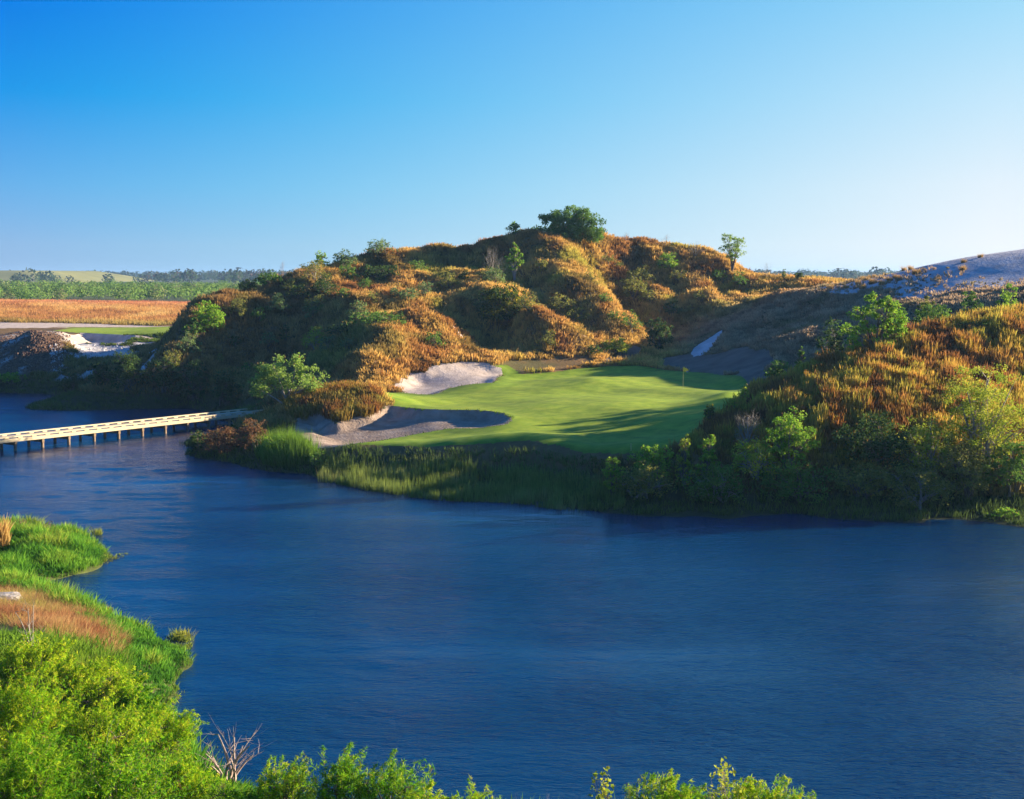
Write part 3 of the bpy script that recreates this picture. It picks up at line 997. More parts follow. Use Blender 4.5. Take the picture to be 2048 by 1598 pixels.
Hh *= .48 + .5 * sstep(.25, .75, cl)
C = C * (.6 + .6 * sstep(.25, .7, cl))[:, None]
tag(blades('dry_grass', X, Y, Z, Hh, C, 9, 0.055, 0.18, M_GRASS, seed=6, mid=True, spread=.35), 'rust and gold plumed grass on the near mound at the right', 'dry grass', kind='stuff')
print('mound tufts', len(X))

# knoll above the front bunker gets longer grass
X, Y, Z, r = scatter(-24, -9, 118, 142, 18, 13)
u, v = project(np.stack([X, Y, Z], 1))
kn = poly_xy([(560, 822), (590, 800), (640, 786), (700, 782), (750, 788), (768, 806), (765, 822), (740, 836), (668, 852), (660, 830), (620, 830), (585, 850)])
ok = (sdf(kn, X, Y) > -0.2) & ~region_at(X, Y, -0.4)
X, Y, Z, u = X[ok], Y[ok], Z[ok], u[ok]
C = pal(fbm(X / 1.2, Y / 1.2, 121, 3) * 1.3 - .1, (.19, .07, .028), (.30, .13, .04), (.31, .21, .045), (.22, .22, .045))
tag(blades('knoll_grass', X, Y, Z, r.uniform(.7, 1.25, len(X)), C, 11, 0.075, 0.2, M_GRASS, seed=7, mid=True, spread=.3), 'shaggy rust and olive grass on the knoll above the front bunker', 'grass', kind='stuff')

# orange field beyond the left bank
X, Y, Z, r = scatter(-150, -12, 266, 412, 1.6, 14)
ok = ~region_at(X, Y, 0)
X, Y, Z = X[ok], Y[ok], Z[ok]
k = thin(X, Y, Z, r, .1)
X, Y, Z = X[k], Y[k], Z[k]
a = fbm(X / 7, Y / 12, 131, 3)
C = pal(sstep(.3, .7, a), (.42, .20, .08), (.58, .32, .11), (.62, .40, .15))
gr = sstep(282, 268, Y)
C = C * (1 - gr[:, None] * .6) + np.array([.26, .24, .06]) * gr[:, None] * .6
C[:, 1] *= 1 - .25 * sstep(320, 390, Y)
tag(blades('field_grass', X, Y, Z, (.5 + .8 * fbm(X / 4, Y / 5, 132, 3)) * r.uniform(.7, 1.2, len(X)), C, 7, 0.2, 0.35, M_GRASS, seed=8, spread=.9), 'sunlit orange grass field behind the sand track at the left', 'field grass', kind='stuff')

# low green growth along the far banks
X, Y, Z, r = scatter(-110, 60, 84, 205, 7, 15)
ok = (Z > 0.02) & (Z < 2.4) & ~region_at(X, Y, 0.5)
X, Y, Z = X[ok], Y[ok], Z[ok]
k = thin(X, Y, Z, r)
X, Y, Z = X[k], Y[k], Z[k]
a = fbm(X / 4, Y / 4, 141, 3)
C = pal(a, (.07, .10, .03), (.12, .18, .04), (.18, .25, .05))
tag(blades('bank_grass', X, Y, Z, (.25 + .5 * a) * r.uniform(.7, 1.3, len(X)), C, 8, 0.06, 0.4, M_GREEN, seed=9, spread=.6), 'low dark green grass along the foot of the far banks', 'grass', kind='stuff')

# reed bed below the green
X, Y, Z, r = scatter(-22, 12, 94, 122, 22, 16)
u, v = project(np.stack([X, Y, np.maximum(Z, 0)], 1))
ok = (Z > -0.35) & (Z < 1.1 + .6 * (fbm(X / 2, Y / 2, 151) - .5)) & (u > 640) & (u < 1250) & (r.uniform(0, 1, len(X)) < sstep(.25, .55, fbm(X / 2.5, Y / 2.5, 152, 3)) + .15)
X, Y, Z, u = X[ok], Y[ok], Z[ok], u[ok]
C = pal(fbm(X / 2, Y / 2, 153, 3), (.10, .14, .035), (.19, .26, .05), (.28, .33, .08), (.44, .36, .15))
tag(blades('reeds', X, Y, np.maximum(Z, -.1), r.uniform(.5, 1.25, len(X)) * (.7 + .6 * vnoise(X / 1.5, Y / 1.5, 154)) * (1 - .3 * sstep(1050, 1200, u)), C, 7, 0.05, 0.12, M_GREEN, seed=10, spread=.15), 'tall olive reeds in front of the putting green', 'reeds', kind='stuff')

# bright reed clump and soft rush left of the front bunker
X, Y, Z, r = scatter(-26, -12, 108, 126, 40, 17)
u, v = project(np.stack([X, Y, np.maximum(Z, 0)], 1))
ok = (Z > -0.1) & (((u - 575) / 50) ** 2 + ((v - 915) / 18) ** 2 < 1.2)
X, Y, Z = X[ok], Y[ok], Z[ok]
C = pal(r.uniform(0, 1, len(X)), (.13, .24, .03), (.20, .32, .04))
tag(blades('reeds', X, Y, Z, r.uniform(1.2, 2.3, len(X)), C, 9, 0.05, 0.2, M_GREEN, seed=11, spread=.2), 'bright green reed clump left of the front bunker', 'reeds', kind='stuff')

# foreground marsh grass, dry bank grass and weeds
X, Y, Z, r = scatter(-48, -6, 40, 88, 34, 18)
u, v = project(np.stack([X, Y, np.maximum(Z, 0)], 1))
inview = (u > -60) & (u < 700)
wet = (Z > -0.45) & (Z < np.where(u + 50 * (fbm(X / 2, Y / 2, 169) - .5) > 225, 2.6, .95))
stems = fbm(X / 1.6, Y / 2.6, 161, 3)
keep = inview & wet & ((Z > 0.02) | (stems > .60 + .25 * np.clip(-Z, 0, 1))) & (r.uniform(0, 1, len(X)) < .9)
Xm, Ym, Zm = X[keep], Y[keep], Z[keep]
a, bq = fbm(Xm / 2.2, Ym / 2.2, 162, 3), fbm(Xm / .8, Ym / .8, 163, 2)
C = pal(sstep(.25, .75, a * .6 + bq * .4), (.05, .15, .02), (.10, .27, .03), (.17, .36, .035), (.30, .36, .05))
wetedge = sstep(.12, -.1, Zm)
C = C * (1 - wetedge[:, None] * .5) + np.array([.34, .27, .06]) * wetedge[:, None] * .5
tag(blades('marsh_grass', Xm, Ym, np.maximum(Zm, -.05), (.28 + .6 * sstep(.3, .75, a)) * r.uniform(.6, 1.2, len(Xm)) * (1 - .35 * wetedge), C, 10, 0.035, 0.45, M_GREEN, seed=12, mid=True, spread=.3),
    'lush green marsh grass along the near left shore', 'marsh grass', kind='stuff')
dryz = inview & (Z >= 0.75) & (u + 50 * (fbm(X / 2, Y / 2, 169) - .5) < 245) & (v > 1165) & (v < 1345) & (v < 1235 + .36 * u + 40 * (fbm(X / 2, Y / 2, 164) - .5))
Xd, Yd, Zd = X[dryz], Y[dryz], Z[dryz]
t_ = .55 * fbm(Xd / 1.8, Yd / 1.8, 165, 3) + .45 * fbm(Xd / .6, Yd / .6, 168, 2)
C = pal(sstep(.25, .75, t_), (.20, .09, .05), (.36, .15, .07), (.50, .25, .11), (.58, .38, .16), (.34, .34, .07))
tag(blades('dry_grass', Xd, Yd, Zd, r.uniform(.25, .6, len(Xd)), C, 14, 0.022, 0.8, M_GRASS, seed=13, spread=.7), 'matted orange dry grass on the near left bank', 'dry grass', kind='stuff')
X, Y, Z, r = scatter(-40, 4, 24, 54, 30, 19)
u, v = project(np.stack([X, Y, np.maximum(Z, 0)], 1))
w = (u > -80) & (u < 2200) & (Z > .9) & (v > 1280)
Xw, Yw, Zw = X[w], Y[w], Z[w]
C = pal(fbm(Xw / 1.5, Yw / 1.5, 166, 3), (.08, .17, .02), (.17, .30, .03), (.32, .37, .04))
tag(blades('weeds', Xw, Yw, Zw, r.uniform(.25, .7, len(Xw)), C, 9, 0.03, 0.5, M_GREEN, seed=14, mid=True, spread=.4), 'yellow green weeds under the willows on the near bank', 'weeds', kind='stuff')

# short dark fringe of grass hanging over bunker lips
def fringe(name, poly, lab, dens, h, c0, c1, seed):
    r = np.random.default_rng(seed)
    seg = np.roll(poly, -1, 0) - poly
    L = np.hypot(seg[:, 0], seg[:, 1])
    idx = np.repeat(np.arange(len(poly)), np.maximum(1, (L * dens).astype(int)))
    p = poly[idx] + seg[idx] * r.uniform(0, 1, len(idx))[:, None] + r.normal(0, .07, (len(idx), 2))
    X, Y = p[:, 0], p[:, 1]
    tag(blades(name, X, Y, grid_lookup(X, Y), r.uniform(.5, 1.2, len(X)) * h, pal(r.uniform(0, 1, len(X)), c0, c1), 7, .035, .5, M_GREEN, seed=seed, spread=.6), lab, 'grass fringe', kind='stuff')


fringe('grass', POLY['front_bunker'], 'thin grass fringe round the edge of the front bunker', 6, .22, (.07, .11, .02), (.15, .20, .03), 21)
fringe('grass', POLY['rear_bunker'], 'ragged grass fringe round the bunker behind the green', 4, .3, (.09, .10, .03), (.22, .18, .05), 22)

# ------------------------------------------------------------------ rubble on the left bank
def rubble(name, lab, pick, n, smin, smax, cols, seed):
    r = np.random.default_rng(seed)
    u = r.uniform(pick[0], pick[1], n)
    v = r.uniform(pick[2], pick[3], n)
    pts = np.array([hit(a, b) for a, b in zip(u, v)])
    pts = pts[(pts[:, 1] > 186) & (pts[:, 1] < 216)]
    n = len(pts)
    s = r.uniform(smin, smax, n) * r.uniform(.4, 1, n)
    base = np.array([[1, 0, 0], [-1, 0, 0], [0, 1, 0], [0, -1, 0], [0, 0, 1], [0, 0, -1]], float)
    V = pts[:, None, :] + base[None] * s[:, None, None] * r.uniform(.5, 1.3, (n, 6, 3)) + r.normal(0, .15, (n, 6, 3)) * s[:, None, None]
    tri = np.array([[0, 2, 4], [2, 1, 4], [1, 3, 4], [3, 0, 4], [2, 0, 5], [1, 2, 5], [3, 1, 5], [0, 3, 5]])
    Fc = (np.arange(n)[:, None, None] * 6 + tri[None]).reshape(-1)
    C = np.repeat(pal(r.uniform(0, 1, n), *cols), 6, 0)
    tag(link_mesh(name, V.reshape(-1, 3), Fc, np.full(n * 8, 3), M_STONE, colors=C), lab, 'rubble', kind='stuff')


M_STONE = surf_mat('rubble_stone', [(0.3, (.8, .8, .8)), (0.7, (1.1, 1.1, 1.1))], 3, attr=True, bump=.4)
rubble('rubble', 'brown and white rubble covering the heap at the far left', (-60, 140, 655, 745), 3000, .08, .26, ((.07, .04, .03), (.15, .08, .055), (.22, .13, .09), (.18, .11, .075), (.20, .12, .08), (.24, .15, .10), (.26, .18, .13)), 31)
rubble('gravel', 'white stony scree below the far bunker on the left bank', (100, 300, 690, 755), 1100, .10, .30, ((.5, .47, .46), (.62, .60, .60), (.3, .25, .22)), 32)

# ------------------------------------------------------------------ boardwalk
A = W0(34, 902)
Bp = W0(421, 857)
d2 = (Bp - A)[:2]
step = np.linalg.norm(d2) / 8
dirv = Vector((d2[0], d2[1], 0)).normalized()
side = Vector((-dirv.y, dirv.x, 0))          # towards the far edge
ax = (dirv, side, Vector((0, 0, 1)))
WID, DZ = 2.6, 1.16
A = Vector(A)
start, end = -9.5, 13.3                      # in bays
bw = empty('boardwalk', A + side * WID / 2, 0)
tag(bw, 'pale timber boardwalk on wooden pilings crossing the lake to the peninsula', 'boardwalk')
org = A + side * WID / 2


def loc(s, t, z):
    return dirv * (s * step) + side * t + Vector((0, 0, z))


mb = MB()
s = start * step
while s < end * step:
    mb.box(dirv * (s + 0.07) + Vector((0, 0, DZ - 0.025)), (0.13, WID - 0.1, 0.05), ax)
    s += 0.145
mb.build('deck', M_DECK, bw)
Lm, Lc = (end - start), (end + start) / 2
for t, nm in ((-1, 'side_beam'), (1, 'side_beam')):
    MB().box(loc(Lc, t * (WID / 2 - 0.02), DZ - 0.17), (Lm * step, 0.09, 0.28), ax).build(nm, M_TIMBER, bw, bevel=0.008)
kb = None
for t in (-1, 1):
    mb = MB()
    mb.box(loc(Lc, t * (WID / 2 - 0.08), DZ + 0.165), (Lm * step, 0.17, 0.11), ax)
    mb.build('kerb_rail', M_TIMBER, bw, bevel=0.008)
    q = start + .15
    while q < end:
        if kb is None:
            kb = MB().box((0, 0, 0), (0.46, 0.14, 0.112), ax).build('kerb_block', M_TIMBER, bw)
            o = kb
        else:
            o = kb.copy()
            COL.objects.link(o)
            o.parent = bw
        o.location = loc(q, t * (WID / 2 - 0.08), DZ + 0.055)
        q += 0.5
k = math.ceil(start)
while k < end - 1:
    MB().box(loc(k, 0, DZ - 0.53), (0.16, WID - 0.3, 0.26), ax).build('cross_beam', M_POST, bw)
    for t in (-1, 1):
        mb = MB().tube([loc(k, t * (WID / 2 - 0.25), -1.8), loc(k, t * (WID / 2 - 0.25), DZ - .06)], [0.15, 0.14], 10)
        mb.box(loc(k, t * (WID / 2 - 0.12), DZ - 0.45), (0.24, 0.06, 0.42), ax)
        mb.build('post', M_POST, bw)
    k += 1

# ------------------------------------------------------------------ flagstick and marker stake
pb = hit(1366, 777)
fl = empty('flagstick', pb)
tag(fl, 'yellow flag hanging on a thin pole standing in the putting green', 'flagstick')


def plain(name, c, rough=.5):
    m, nt, out = new_mat(name)
    b = N(nt, 'ShaderNodeBsdfPrincipled')
    g = N(nt, 'ShaderNodeNewGeometry').outputs['Position']
    f = noise(nt, g, 8, 3)
    nt.links.new(ramp(nt, f, [(0.3, tuple(x * .85 for x in c)), (0.7, tuple(min(1, x * 1.1) for x in c))]), b.inputs['Base Color'])
    b.inputs['Roughness'].default_value = rough
    nt.links.new(b.outputs[0], out.inputs[0])
    return m


M_YELLOW = plain('flag_yellow', (.80, .55, .04), .8)
M_BLUE = plain('flag_blue', (.05, .16, .45), .8)
M_POLE = plain('pole_yellow', (.62, .50, .16), .4)
M_CUP = plain('cup_white', (.7, .7, .7), .4)
MB().tube([(0, 0, -.1), (0, 0, 2.15)], [.016, .011], 8).build('pole', M_POLE, fl)
MB().tube([(0, 0, -.08), (0, 0, .015)], [.054, .054], 14).build('cup', M_CUP, fl)
nxf, nzf = 9, 7
fv, ff = [], []
for sgn in (-1, 1):
    for i in range(nxf):
        for j in range(nzf):
            a, b_ = i / (nxf - 1), j / (nzf - 1)
            x = 0.012 + a * .50
            z = 2.13 - b_ * .42 * (1 - .25 * a) - .22 * a ** 1.6
            y = .05 * math.sin(a * 8 + b_ * 2) * a + sgn * .003
            fv.append((x, y, z))
nq = nxf * nzf
for o_ in (0, nq):
    for i in range(nxf - 1):
        for j in range(nzf - 1):
            q = [o_ + i * nzf + j, o_ + i * nzf + j + 1, o_ + (i + 1) * nzf + j + 1, o_ + (i + 1) * nzf + j]
            ff.append(q if o_ else q[::-1])
fo = link_mesh('flag', np.array(fv), [i for f in ff for i in f], [4] * len(ff), M_YELLOW, fl, smooth=True)
fo.data.materials.append(M_BLUE)
mi = np.zeros(len(ff), np.int32)
for t, f in enumerate(ff):
    w_ = t % ((nxf - 1) * (nzf - 1))
    if w_ // (nzf - 1) >= 5 and w_ % (nzf - 1) >= 4:
        mi[t] = 1
fo.data.polygons.foreach_set('material_index', mi)
st = hit(1262, 903)
so = MB().box((0, 0, .24), (.09, .05, .52)).box((0, 0, .52), (.07, .04, .05)).build('marker_stake', M_POLE, bevel=.008)
so.location = st
tag(so, 'short yellow marker stake in the shaded grass below the green', 'stake')

# ------------------------------------------------------------------ boulder on the near bank
def rock(name, p, s, mat, seed, lab):
    r = np.random.default_rng(seed)
    nu, nv = 22, 12
    V = []
    for j in range(nv + 1):
        for i in range(nu):
            th, ph = 2 * np.pi * i / nu, np.pi * j / nv
            d = np.array([math.sin(ph) * math.cos(th), math.sin(ph) * math.sin(th), math.cos(ph)])
            q = 1 + .5 * (float(fbm(np.array([d[0] * 1.7 + 5]), np.array([d[1] * 1.7 + d[2] * 1.3]), seed, 3)[0]) - .5)
            d = np.sign(d) * np.abs(d) ** .8
            V.append(d * q * s)
    Fq = []
    for j in range(nv):
        for i in range(nu):
            Fq += [j * nu + i, (j + 1) * nu + i, (j + 1) * nu + (i + 1) % nu, j * nu + (i + 1) % nu]
    o = link_mesh(name, np.array(V), Fq, np.full(nu * nv, 4), mat)
    o.location = p
    return tag(o, lab, 'rock')


M_ROCK = surf_mat('pale_rock', [(0.3, (.22, .20, .19)), (0.55, (.40, .37, .36)), (0.75, (.50, .47, .46))], 2.2, bump=.8, dist=.08, bscale=5)
rp = hit(8, 1203)
rock('boulder', rp + np.array([-.3, .2, .05]), np.array([1.1, .6, .28]), M_ROCK, 3, 'pale flat rock at the left edge among orange grass')

# ------------------------------------------------------------------ plants
LEAFC = {
    'bright': [(.15, .31, .03), (.25, .43, .045), (.38, .50, .06)],
    'yellow': [(.24, .34, .03), (.40, .46, .05), (.54, .52, .07)],
    'mid': [(.09, .18, .035), (.14, .26, .045), (.20, .33, .06)],
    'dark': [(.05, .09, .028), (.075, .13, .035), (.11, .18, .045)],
    'pale': [(.13, .20, .07), (.19, .28, .10), (.25, .34, .12)],
    'olive': [(.16, .18, .05), (.26, .27, .06), (.38, .36, .08)],
    'willow': [(.12, .31, .012), (.25, .48, .016), (.43, .57, .022), (.57, .56, .04)],
    'willow_deep': [(.07, .23, .012), (.15, .37, .016), (.28, .48, .02), (.40, .50, .03)],
    'willow_gold': [(.15, .33, .014), (.29, .50, .018), (.47, .58, .025), (.58, .57, .05)],
    'landing': [(.18, .30, .06), (.28, .42, .085), (.38, .50, .11)],
    'rusty': [(.16, .09, .05), (.24, .12, .06), (.20, .17, .06)],
    'gold': [(.035, .07, .02), (.07, .11, .025), (.13, .15, .03), (.50, .42, .03)],  # yellow end paints sunlit leaves into the dark round bush on the hill
}


def tubes_mesh(name, tubes, mat, parent):
    V, Fq, off = [], [], 0
    for pts, rad, n in tubes:
        m_ = len(pts)
        pts = np.asarray(pts)
        d = np.gradient(pts, axis=0)
        d /= np.maximum(np.linalg.norm(d, axis=1, keepdims=True), 1e-9)
        ref = np.where(np.abs(d[:, 2:3]) > .9, np.array([[1., 0, 0]]), np.array([[0, 0, 1.]]))
        a = np.cross(d, ref)
        a /= np.maximum(np.linalg.norm(a, axis=1, keepdims=True), 1e-9)
        c = np.cross(d, a)
        t = 2 * np.pi * np.arange(n) / n
        ring = pts[:, None, :] + (a[:, None, :] * np.cos(t)[None, :, None] + c[:, None, :] * np.sin(t)[None, :, None]) * np.asarray(rad)[:, None, None]
        V.append(ring.reshape(-1, 3))
        i = np.arange(m_ - 1)[:, None] * n
        k = np.arange(n)[None]
        Fq.append(np.stack([off + i + k, off + i + (k + 1) % n, off + i + n + (k + 1) % n, off + i + n + k], -1).reshape(-1))
        off += m_ * n
    V, Fq = np.concatenate(V), np.concatenate(Fq)
    return link_mesh(name, V, Fq, np.full(len(Fq) // 4, 4), mat, parent, smooth=True)


def bez(a, b, c, n):
    t = np.linspace(0, 1, n)[:, None]
    return a * (1 - t) ** 2 + b * 2 * t * (1 - t) + c * t ** 2


def leaves(name, cen, rad, per, L, Wd, cols, parent, r, mat, hang=0.0, flat=0.6, upbias=0.4):
    per = np.broadcast_to(np.asarray(per, int), (len(cen),))
    k = int(per.sum())
    ctr = np.repeat(cen, per, 0)
    rr = np.repeat(rad, per)[:, None]
    off = r.normal(0, 1, (k, 3))
    off /= np.maximum(np.linalg.norm(off, axis=1, keepdims=True), 1e-6)
    off *= r.uniform(0.1, 1, (k, 1)) ** .6
    off[:, 2] *= flat
    p = ctr + off * rr
    n_ = r.normal(0, 1, (k, 3))
    n_[:, 2] += upbias
    n_ += off * .5
    n_ /= np.linalg.norm(n_, axis=1, keepdims=True)
    d = r.normal(0, 1, (k, 3)) + off * 1.2
    d[:, 2] -= hang
    d -= n_ * (d * n_).sum(1, keepdims=True)
    d /= np.maximum(np.linalg.norm(d, axis=1, keepdims=True), 1e-6)
    s = np.cross(n_, d)
    l_ = L * r.uniform(.45, 1.4, (k, 1)) * .5
    w_ = Wd * r.uniform(.6, 1.3, (k, 1)) * .5
    V = np.stack([p - d * l_, p + s * w_ - d * l_ * .1, p + d * l_, p - s * w_ - d * l_ * .1], 1).reshape(-1, 3)
    ct = np.repeat(np.clip(r.normal(.45, .25, len(cen)), 0, 1), per)
    c = pal(np.clip(ct + r.normal(0, .18, k), 0, 1), *cols)
    dead = r.uniform(0, 1, k) < .03
    c[dead] = np.array([.30, .19, .07])
    C = np.repeat(c, 4, 0)
    return link_mesh(name, V, np.arange(k * 4), np.full(k, 4), mat, parent, colors=C)


_seed = [1000]


def willow(lab, u, vtop, wpx, Y, cover, nl, sp=0, **kw):
    d = dict(WL)
    d.update(kw)
    d.update([dict(), dict(cols='willow_gold', L=.14, Wd=.028), dict(cols='willow_deep', L=.20, Wd=.024), dict(cols='willow_deep', L=.13, Wd=.034, bark=M_PALEBARK)][sp])
    return plant('willow_bush', lab, 'willow', u, vtop, wpx, Y=Y, cover=cover, nl=nl, **d)


def plant(name, lab, cat, u, vtop, wpx, base=None, Y=None, cols='mid', L=.28, Wd=None, cover=2.2, nl=7, stems=4, bark=None, crown0=.12, lobes=None,
          clump=.30, stemr=.05, group=None, hang=0., flat=.75, sparse=0.0, bare=False, twigs=70, lean=0., parts=('branches', 'foliage'), fork=.0, depth=1.0, lobe_r=None, shoots=0):
    _seed[0] += 1
    r = np.random.default_rng(_seed[0])
    if Y is None:
        q = hit(u, base)
    else:
        X_ = float(P(u, 548, Y)[0])
        q = np.array([X_, Y, float(grid_lookup(np.array([X_]), np.array([float(Y)]))[0])])
    q[2] = max(q[2], -0.3)
    Hm = float(P(u, vtop, q[1])[2] - q[2])
    Wm = wpx / F_PX * q[1]
    Hm = max(Hm, .5)
    root = empty(name, q)
    tag(root, lab, cat, group)
    R = Wm / 2
    if lobes is None:
        lobes = []
        for i in range(nl):
            th = 2 * np.pi * (i + r.uniform(-.3, .3)) / nl
            rr = (0.0 if i == 0 else r.uniform(.35, .66))
            rad = lobe_r or r.uniform(.36, .52)
            zc = .74 if i == 0 else (r.uniform(crown0 + .12, .42) if i % 2 else r.uniform(.42, .74))
            lobes.append((rr * math.cos(th), rr * math.sin(th), zc, rad, r.uniform(.20, .30)))
    else:
        lobes = [(a, (r.uniform(-.3, .3) if len(t_) < 5 else t_[4]), b, c, d_) for (a, b, c, d_, *t_) in [tuple(l) for l in lobes] for t_ in [()]]
    tubes, cen, crad = [], [], []
    nst = max(1, stems)
    bases = [np.array([r.normal(0, .12) * R * (nst > 1), r.normal(0, .12) * R * (nst > 1), -0.1]) for _ in range(nst)]
    ends = []
    for i, (lx, ly, lz, lr, lh) in enumerate(lobes):
        c = np.array([lx * R + lean * lz * R, ly * R * depth, lz * Hm])
        b0 = bases[i % nst]
        midp = b0 * .6 + c * .4
        midp[2] = c[2] * .62
        if fork:
            midp = np.array([b0[0] + (c[0] - b0[0]) * .12, b0[1] + (c[1] - b0[1]) * .12, c[2] * .5 + fork * Hm * .3])
        pts = bez(b0, midp + r.normal(0, .05 * R, 3), c, 8)
        r0 = stemr * Hm ** .5 * r.uniform(.7, 1.2)
        tubes.append((pts, np.linspace(r0, r0 * .25, 8), 5))
        ends.append((pts, r0))
        vol = max(lr * lr * lh, .004)
        ncl = int(np.clip(6 + 60 * vol ** .6 * (1 if not bare else .5), 4, 40))
        dd = r.normal(0, 1, (ncl, 3))
        dd /= np.linalg.norm(dd, axis=1, keepdims=True)
        dd *= r.uniform(.25, 1, (ncl, 1)) ** .5
        cl = c + dd * np.array([lr * R, lr * R * depth, lh * Hm])
        cl[:, 2] = np.maximum(cl[:, 2], .04 * Hm)
        cen.append(cl)
        crad.append(np.full(ncl, clump * min(R, Hm) * .62) * r.uniform(.6, 1.25, ncl))
    cenA, cradA = np.concatenate(cen), np.concatenate(crad)
    which = np.repeat(np.arange(len(cen)), [len(x) for x in cen])
    pick = r.permutation(len(cenA))[:twigs]
    for j in pick:
        pts, r0 = ends[which[j]]
        s_ = pts[r.integers(3, 8)]
        e = cenA[j]
        mm = (s_ + e) / 2 + np.array([0, 0, .08 * np.linalg.norm(e - s_)])
        tp = bez(s_, mm, e, 4)
        tubes.append((tp, np.linspace(r0 * .3, r0 * .08, 4), 3))
        if bare:
            for _ in range(3):
                e2 = e + r.normal(0, 1, 3) * np.array([1, 1, .6]) * .18 * R + np.array([0, 0, .07 * Hm])
                tubes.append((np.stack([tp[2], (tp[2] + e2) / 2 + r.normal(0, .02, 3), e2]), np.array([.12, .08, .04]) * r0, 3))
    shc, shr = [], []
    if shoots:
        topm = cenA[:, 2] > .35 * Hm
        src_ = cenA[topm] if topm.any() else cenA
        for _ in range(shoots):
            a_ = src_[r.integers(len(src_))]
            dv = np.array([a_[0] / max(R, .1) * .5, a_[1] / max(R, .1) * .5, .9]) + r.normal(0, .32, 3) + np.array([.25, 0, 0])
            dv /= np.linalg.norm(dv)
            ln = r.uniform(.22, .42) * Hm
            tipp = a_ + dv * ln + np.array([.18, 0, -.10]) * ln
            q_ = bez(a_, a_ + dv * ln * .6, tipp, 7)
            tubes.append((q_[::2], np.linspace(.006, .0025, 4), 3))
            shc.append(q_[1:])
            shr.append(np.linspace(.10, .045, 6) * r.uniform(.8, 1.3))
    tubes_mesh(parts[0], tubes, bark or M_BARK, root)
    if cover > 0:
        if sparse:
            keep = r.uniform(0, 1, len(cenA)) > sparse
            cenA, cradA = cenA[keep], cradA[keep]
        Wl = Wd or L * .55
        nleaf = 2.0 * cover * Wm * Hm * .7 / (L * Wl * .5)
        per = int(np.clip(nleaf / max(1, len(cenA)), 3, 900))
        per = np.full(len(cenA), per)
        if shoots:
            sc_ = np.concatenate(shc)
            per = np.concatenate([per, np.full(len(sc_), 7)])
            cenA, cradA = np.concatenate([cenA, sc_]), np.concatenate([cradA, np.concatenate(shr)])
        leaves(parts[1], cenA, cradA, per, L, Wl, LEAFC[cols] if isinstance(cols, str) else cols, root, r, M_LEAF, hang, flat)
    return root


T = ('trunk', 'crown')
SH = 'shrub'
# --- skyline and hill plants
plant('tree', 'big round dark green tree crowning the summit of the hill', 'tree', 1140, 412, 140, base=480, cols='mid', L=.32, cover=6.5, stems=4, parts=T, crown0=.0, depth=.9,
      lobes=[(0, .70, .45, .30), (-.48, .46, .46, .32), (.50, .44, .46, .32), (-.70, .22, .32, .22), (.72, .20, .32, .22), (.25, .30, .5, .3), (-.2, .28, .5, .3), (.3, .72, .3, .22), (-.3, .70, .3, .22), (0, .12, .6, .16)])
plant(SH, 'small feathery shrub just left of the summit tree', 'shrub', 1031, 442, 46, base=466, cols='mid', L=.3, cover=1.5, nl=5, stems=3)
plant('sapling', 'slim bright green tree with a pale trunk below the summit', 'tree', 1029, 483, 40, base=566, cols='bright', L=.3, cover=1.6, stems=1, bark=M_PALEBARK, parts=T, stemr=.06,
      lobes=[(0, .86, .45, .12), (.3, .7, .6, .13), (-.3, .58, .6, .12), (.25, .48, .65, .12), (-.2, .38, .5, .08)])
plant('bare_tree', 'leafless grey tree beside the slim bright tree', 'bare tree', 990, 486, 60, base=566, cover=0, stems=5, nl=9, bark=M_PALEBARK, bare=True, stemr=.028, parts=T)
plant(SH, 'pale green shrub at the foot of the leafless grey tree', 'shrub', 990, 528, 60, base=572, cols='pale', L=.28, cover=1.3, nl=6)
plant(SH, 'dense round bush with a golden lit side in the middle of the hill', 'shrub', 1014, 566, 118, base=640, cols='gold', L=.34, cover=4.0, nl=12, crown0=0, lobe_r=.48)
plant(SH, 'airy ridge shrub with light green tufts above the golden hump', 'shrub', 762, 477, 74, base=512, cols='pale', L=.3, cover=1.1, nl=7, stems=5)
plant(SH, 'leaning light green shrub at the left end of the ridge', 'shrub', 652, 498, 46, base=540, cols='bright', L=.3, cover=1.2, nl=5, lean=-.6)
plant(SH, 'yellowish round shrub right of the leaning ridge shrub', 'shrub', 692, 496, 62, base=540, cols='pale', L=.28, cover=1.5, nl=7)
plant(SH, 'tangled olive shrub with bare stems below the ridge', 'shrub', 632, 518, 70, base=566, cols='olive', L=.26, cover=.8, nl=8, bark=M_PALEBARK)
plant(SH, 'thin leafless sapling on the far left skyline of the hill', 'sapling', 566, 516, 18, base=560, cover=0, bare=True, nl=4, stems=1, stemr=.02, bark=M_DEAD)
plant(SH, 'dark spreading juniper below the golden hump', 'juniper', 770, 528, 112, base=562, cols='dark', L=.34, cover=2.6, nl=11, hang=.4, flat=.5)
plant(SH, 'low green bush at the left shoulder of the hill', 'shrub', 545, 543, 66, base=572, cols='mid', L=.3, cover=2.2, nl=7)
plant(SH, 'dark low bush on the extreme left shoulder of the hill', 'shrub', 500, 556, 56, base=582, cols='dark', L=.3, cover=2.2, nl=6)
plant('tree', 'rounded bright green tree on the dark left flank of the hill', 'tree', 422, 602, 78, base=668, cols='bright', L=.3, cover=2.6, nl=9, parts=T, stems=3)
plant(SH, 'shaded green bush left below the bright flank tree', 'shrub', 392, 632, 50, base=676, cols='mid', L=.3, cover=2.2, nl=6)
plant(SH, 'yellow green shrub with bare twigs on the dark flank', 'shrub', 632, 652, 66, base=702, cols='yellow', L=.22, cover=1.0, nl=8, bark=M_PALEBARK)
plant(SH, 'small grey green shrub above the twiggy yellow shrub', 'shrub', 624, 606, 42, base=640, cols='pale', L=.26, cover=1.7, nl=5)
